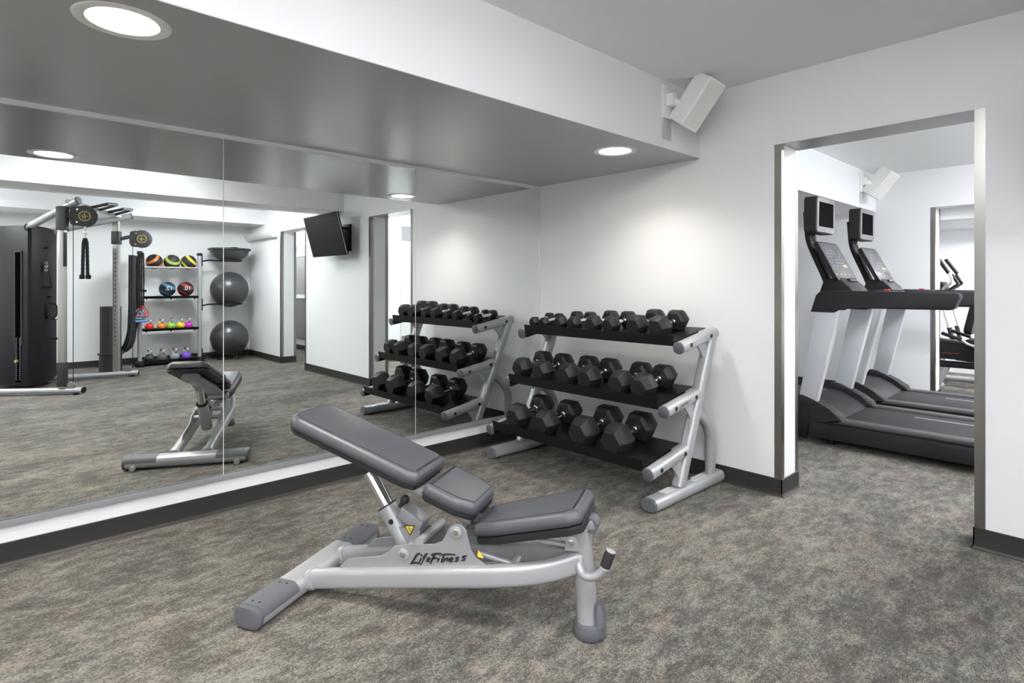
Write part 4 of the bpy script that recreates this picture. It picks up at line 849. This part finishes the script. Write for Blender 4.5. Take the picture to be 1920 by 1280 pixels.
def upright(u, zt, zs0, zs1, pz, nm, al=.30):
    R = Mx.Rotation(math.atan2(n_.y, n_.x), 3, 'Z')
    mb = MB(); mb.box(K(u.x, u.y, (zt + .075) / 2), (.075, .055, zt - .075), R, .004); up = mb.build('upright', 'uprightsteel', t)
    mb = MB(); 
    for i in range(24):
        z = .45 + i * .06
        if nm == 'b' and z < zs0 - .1: p = u - V((n_.y, -n_.x)) * 0; q = V((u.x, u.y)) + V((-n_.y, n_.x)) * -.0285 * -1; disc(mb, K(q.x, q.y, z), (-n_.y, n_.x, 0), .009, .002, 8)
    nm == 'b' and mb.build('adjustment_hole', 'ink', up)
    mb = MB(); mb.box(K(u.x, u.y, (zs0 + zs1) / 2), (.10, .085, zs1 - zs0), R, .006); cr = mb.build('carriage', 'pulleygrey', t)
    w = V((-.25, .97)); p1 = V((u.x, u.y)) + w * .04; p2 = V((u.x, u.y)) + w * al
    mb = MB(); mb.sweep([K(p1.x, p1.y, pz - .01), K((p1.x + p2.x) / 2, (p1.y + p2.y) / 2, pz + .03), K(p2.x, p2.y, pz + .03)], rrect(.035, .05, .01)); mb.build('pulley_arm', 'pulleygrey', cr)
    fc = V((-.97, -.24, 0))  # the broad faces look towards the mirror
    pc = V(K(p2.x + .01, p2.y + .0, pz))
    mb = MB(); ux = V((.24, -.97, 0)); mx = frame(pc - fc * .03, ux, UP, fc)
    mb.lathe([(.10, 0), (.125, .008), (.125, .05), (.10, .058)], 36, mx); mb.prism(rpoly([(.02, -.12), (.13, -.11), (.15, -.05), (.14, .10), (.05, .12)], .03), .05, mx @ Mx.Translation((0, 0, .004))); pu = mb.build('pulley_housing', 'pulleygrey', t)
    mb = MB(); mx2 = frame(pc + fc * .0285, ux, UP, fc)
    mb.lathe([(.050, 0), (.060, 0), (.060, .002), (.050, .002), (.050, 0)], 28, mx2, cap=False); mb.prism([(-.008, -.04), (.0, -.04), (.006, .04), (-.002, .04)], .002, mx2); mb.prism([(-.035, -.005), (.035, -.005), (.035, .003), (-.035, .003)], .002, mx2); mb.prism([(.014, -.035), (.020, -.035), (.024, .02), (.018, .02)], .002, mx2); lab(mb.build('gold_emblem', 'gold', pu), 'round gold emblem')
    mb = MB(); disc(mb, pc + fc * .028 + UP * .075 - ux * -.07, fc, .012, .004, 12); disc(mb, pc + fc * .028 - UP * .075 - ux * -.075, fc, .012, .004, 12); mb.build('bolt', 'chrome', pu)
    return p2, pz
pA, zA = upright(uA, 2.21, 1.925, 2.20, 2.10, 'a', .215); pB, zB = upright(uB, 2.23, 1.85, 2.03, 1.935, 'b')
# top beams
for u, q0, d, zt, st in ((uA, A0, dA, 2.245, (5.60, -3.16, 2.0)), (uB, B0, dB, 2.225, (6.10, -2.93, 1.98))):
    f_ = V((u.x, u.y)) - d * .17
    mb = MB(); mb.sweep([K(*st), K(f_.x, f_.y, zt + .03)], rrect(.082, .082, .036, 5)); bm_ = mb.build('top_beam', 'silver', t)
    f2 = f_ - d * .014
    mb = MB(); mb.sweep([K(f_.x, f_.y, zt + .03), K(f2.x, f2.y, zt + .034)], rrect(.088, .088, .038, 5)); lab(mb.build('end_cap', 'greyplastic', bm_), 'grey end cap')
ca_ = V((uA.x, uA.y)) + n_ * .05; cb_ = V((uB.x, uB.y)) + n_ * .05
mb = MB(); mb.sweep([K(ca_.x, ca_.y, 2.265), K(cb_.x, cb_.y, 2.235)], rrect(.05, .05, .02)); xb = mb.build('top_crossbar', 'silver', t)
along = (cb_ - ca_).normalized()
for k in (.38, .70):
    c0 = ca_ + (cb_ - ca_) * k; z = 2.265 - .03 * k
    pts = [c0, c0 + n_ * .22 - along * .03, c0 + n_ * .26 + along * .12, c0 + n_ * .02 + along * .20]
    mb = MB(); P_ = [K(p.x, p.y, z + dz) for p, dz in zip(pts, (0, .05, .06, 0))]
    mb.tube(P_, .018, 10); lab(mb.build('pull_up_grip', 'darkgrey', xb), 'angled black pull-up grip')
# cables
for p, z in ((pA, zA), (pB, zB)):
    mb = MB(); a_ = p + V((-.02, -.115)); mb.tube([K(a_.x, a_.y, z - .05), K(a_.x, a_.y, .12)], .004, 6); lab(mb.build('cable', 'ink', t), 'thin black cable')
mb = MB(); mb.box(K(uA.x, uA.y, .24), (.088, .066, .28), Mx.Rotation(math.atan2(n_.y, n_.x), 3, 'Z'), .004); lab(mb.build('stop_sleeve', 'darkgrey', t), 'dark sleeve at the foot of the upright')
q = V((uA.x, uA.y)) + V((-n_.y, n_.x)) * -.03
mb = MB(); bb(mb, (-.02, -.006, 1.50), (.02, .006, 1.90)); o = mb.build('instruction_strip', 'ink', t); o.location = K(uA.x, uA.y, 0); o.location.x -= .036; o.location.y += .02; o.rotation_euler = (0, 0, .9)
mb = MB(); mb.tube(spline([(0, 0, 1.97 + .0)] + [(.028 * math.sin(a), .028 * math.cos(a), 1.98 + .0) for a in (0.,)] + [(0, .03, 1.95)], 2), .004, 6); 
ring = [V(K(5.585, -3.175, 1.985)) + V((-.02, .035 * math.cos(a_), .04 * math.sin(a_))) for a_ in [2 * PI * i / 20 for i in range(21)]]
mb = MB(); mb.tube(ring, .007, 8, caps=False); mb.build('beam_ring', 'black', tw)
# things hung on the machine
t2 = thing('triceps_rope', 'black braided triceps rope hanging from the nearer pulley of the cable machine', 'rope attachment', (pA.x, pA.y, 0))
mb = MB(); mb.tube([(0, 0, zA - .10), (0, 0, zA - .17)], .012, 8); mb.lathe([(.018, 0), (.022, .02), (.018, .04)], 12, Mx.Translation((0, 0, zA - .22))); mb.tube([(0, 0, zA - .17), (0, 0, zA - .26)], .008, 8); lab(mb.build('carabiner', 'chrome', t2), 'chrome snap hook')
for sg in (-1, 1):
    P_ = spline([(0, 0, zA - .26), (0, .016 * sg, zA - .32), (0, .021 * sg, zA - .5), (0, .024 * sg, zA - .70)], 8)
    mb = MB(); mb.tube(P_, .017, 8, [1 + .12 * (i % 2) for i in range(len(P_))]); rp = mb.build('rope', 'rope', t2)
    mb = MB(); mb.lathe([(.022, 0), (.0285, .012), (.0285, .045), (.018, .055)], 14, Mx.Translation((0, .030 * sg, zA - .745))); mb.build('end_knob', 'rubber', rp)
nB = V((-.455, .89, 0))
def side_at(u, z, o=.0): p = V((5.625, -3.065)) * (1 - u) + V((5.86, -2.945)) * u; return V((p.x + nB.x * o, p.y + nB.y * o, z))
t2 = thing('stirrup_handle', 'black stirrup handle on a strap hung on the weight tower side', 'handle attachment', side_at(.22, 1.26, .035))
mb = MB(); mb.tube([(0, -.06, 0), (0, .06, 0)], .018, 12); lab(mb.build('grip', 'rubber', t2), 'black grip')
mb = MB(); mb.tube(spline([(0, -.058, 0), (0, -.035, .18), (0, 0, .33)], 4), .009, 8); mb.tube(spline([(0, .058, 0), (0, .035, .18), (0, 0, .33)], 4), .009, 8); mb.build('strap', 'rope', t2)
mb = MB(); [mb.lathe([(.010, -.003), (.017, -.003), (.017, .003), (.010, .003), (.010, -.003)], 14, frame((-.012, .006, .21 + i * .045), (0, 1, 0), (0, 0, 1), (1, 0, 0)), cap=False) for i in range(3)]; lab(mb.build('ring', 'chrome', t2), 'chrome rings')
t2 = thing('ankle_strap', 'black ankle strap bundle hung low on the weight tower side', 'strap attachment', side_at(.62, .98, .04))
mb = MB(); mb.sweep(spline([(0, -.02, .08), (0, .05, .06), (-.01, .07, -.02), (0, .05, -.10), (0, -.01, -.12), (0, -.04, -.04)], 6), rrect(.045, .018, .006)); mb.build('strap', 'rope', t2)
mb = MB(); mb.sphere((-.02, .055, -.12), .022, 12, 8); mb.build('buckle', 'chrome', t2)
mb = MB(); q = side_at(.9, .60, 0); mb.tube([K(*q), K(q.x - .03, q.y + .07, .60)], .012, 8); mb.box(K(q.x - .03, q.y + .08, .60), (.03, .03, .03), None, .005); mb.build('storage_peg', 'black', tw)
mb = MB(); q = side_at(.5, 1.75, 0); mb.tube([K(*q), K(q.x - .04, q.y + .026, 1.75)], .010, 8); q = side_at(.75, 1.13, 0); mb.tube([K(*q), K(q.x - .05, q.y + .03, 1.14)], .010, 8); mb.build('storage_peg', 'black', tw)

# ------------------------------------------------------------------ camera, world, render look
cam = bpy.data.cameras.new('camera'); co = bpy.data.objects.new('camera', cam); COL.objects.link(co)
cam.sensor_width = 36; cam.lens = 1070.2754 / 1920 * 36; cam.shift_y = -(640 - 533.26) / 1920; cam.clip_start = .05; cam.clip_end = 60
co.location = (3.4978, -3.5559, 1.29); co.rotation_euler = (PI / 2, 0, .8258); S.camera = co
w = bpy.data.worlds.new('world'); S.world = w; w.use_nodes = True
w.node_tree.nodes['Background'].inputs[0].default_value = (.8, .85, .9, 1); w.node_tree.nodes['Background'].inputs[1].default_value = 0.02
S.view_settings.view_transform = 'Standard'; S.view_settings.look = 'None'; S.view_settings.gamma = 1; S.view_settings.exposure = 1.86
S.view_settings.use_curve_mapping = False
S.cycles.use_denoising = True
S.cycles.max_bounces = 10; S.cycles.diffuse_bounces = 6; S.cycles.glossy_bounces = 6; S.cycles.caustics_reflective = True
S.cycles.sample_clamp_indirect = 6
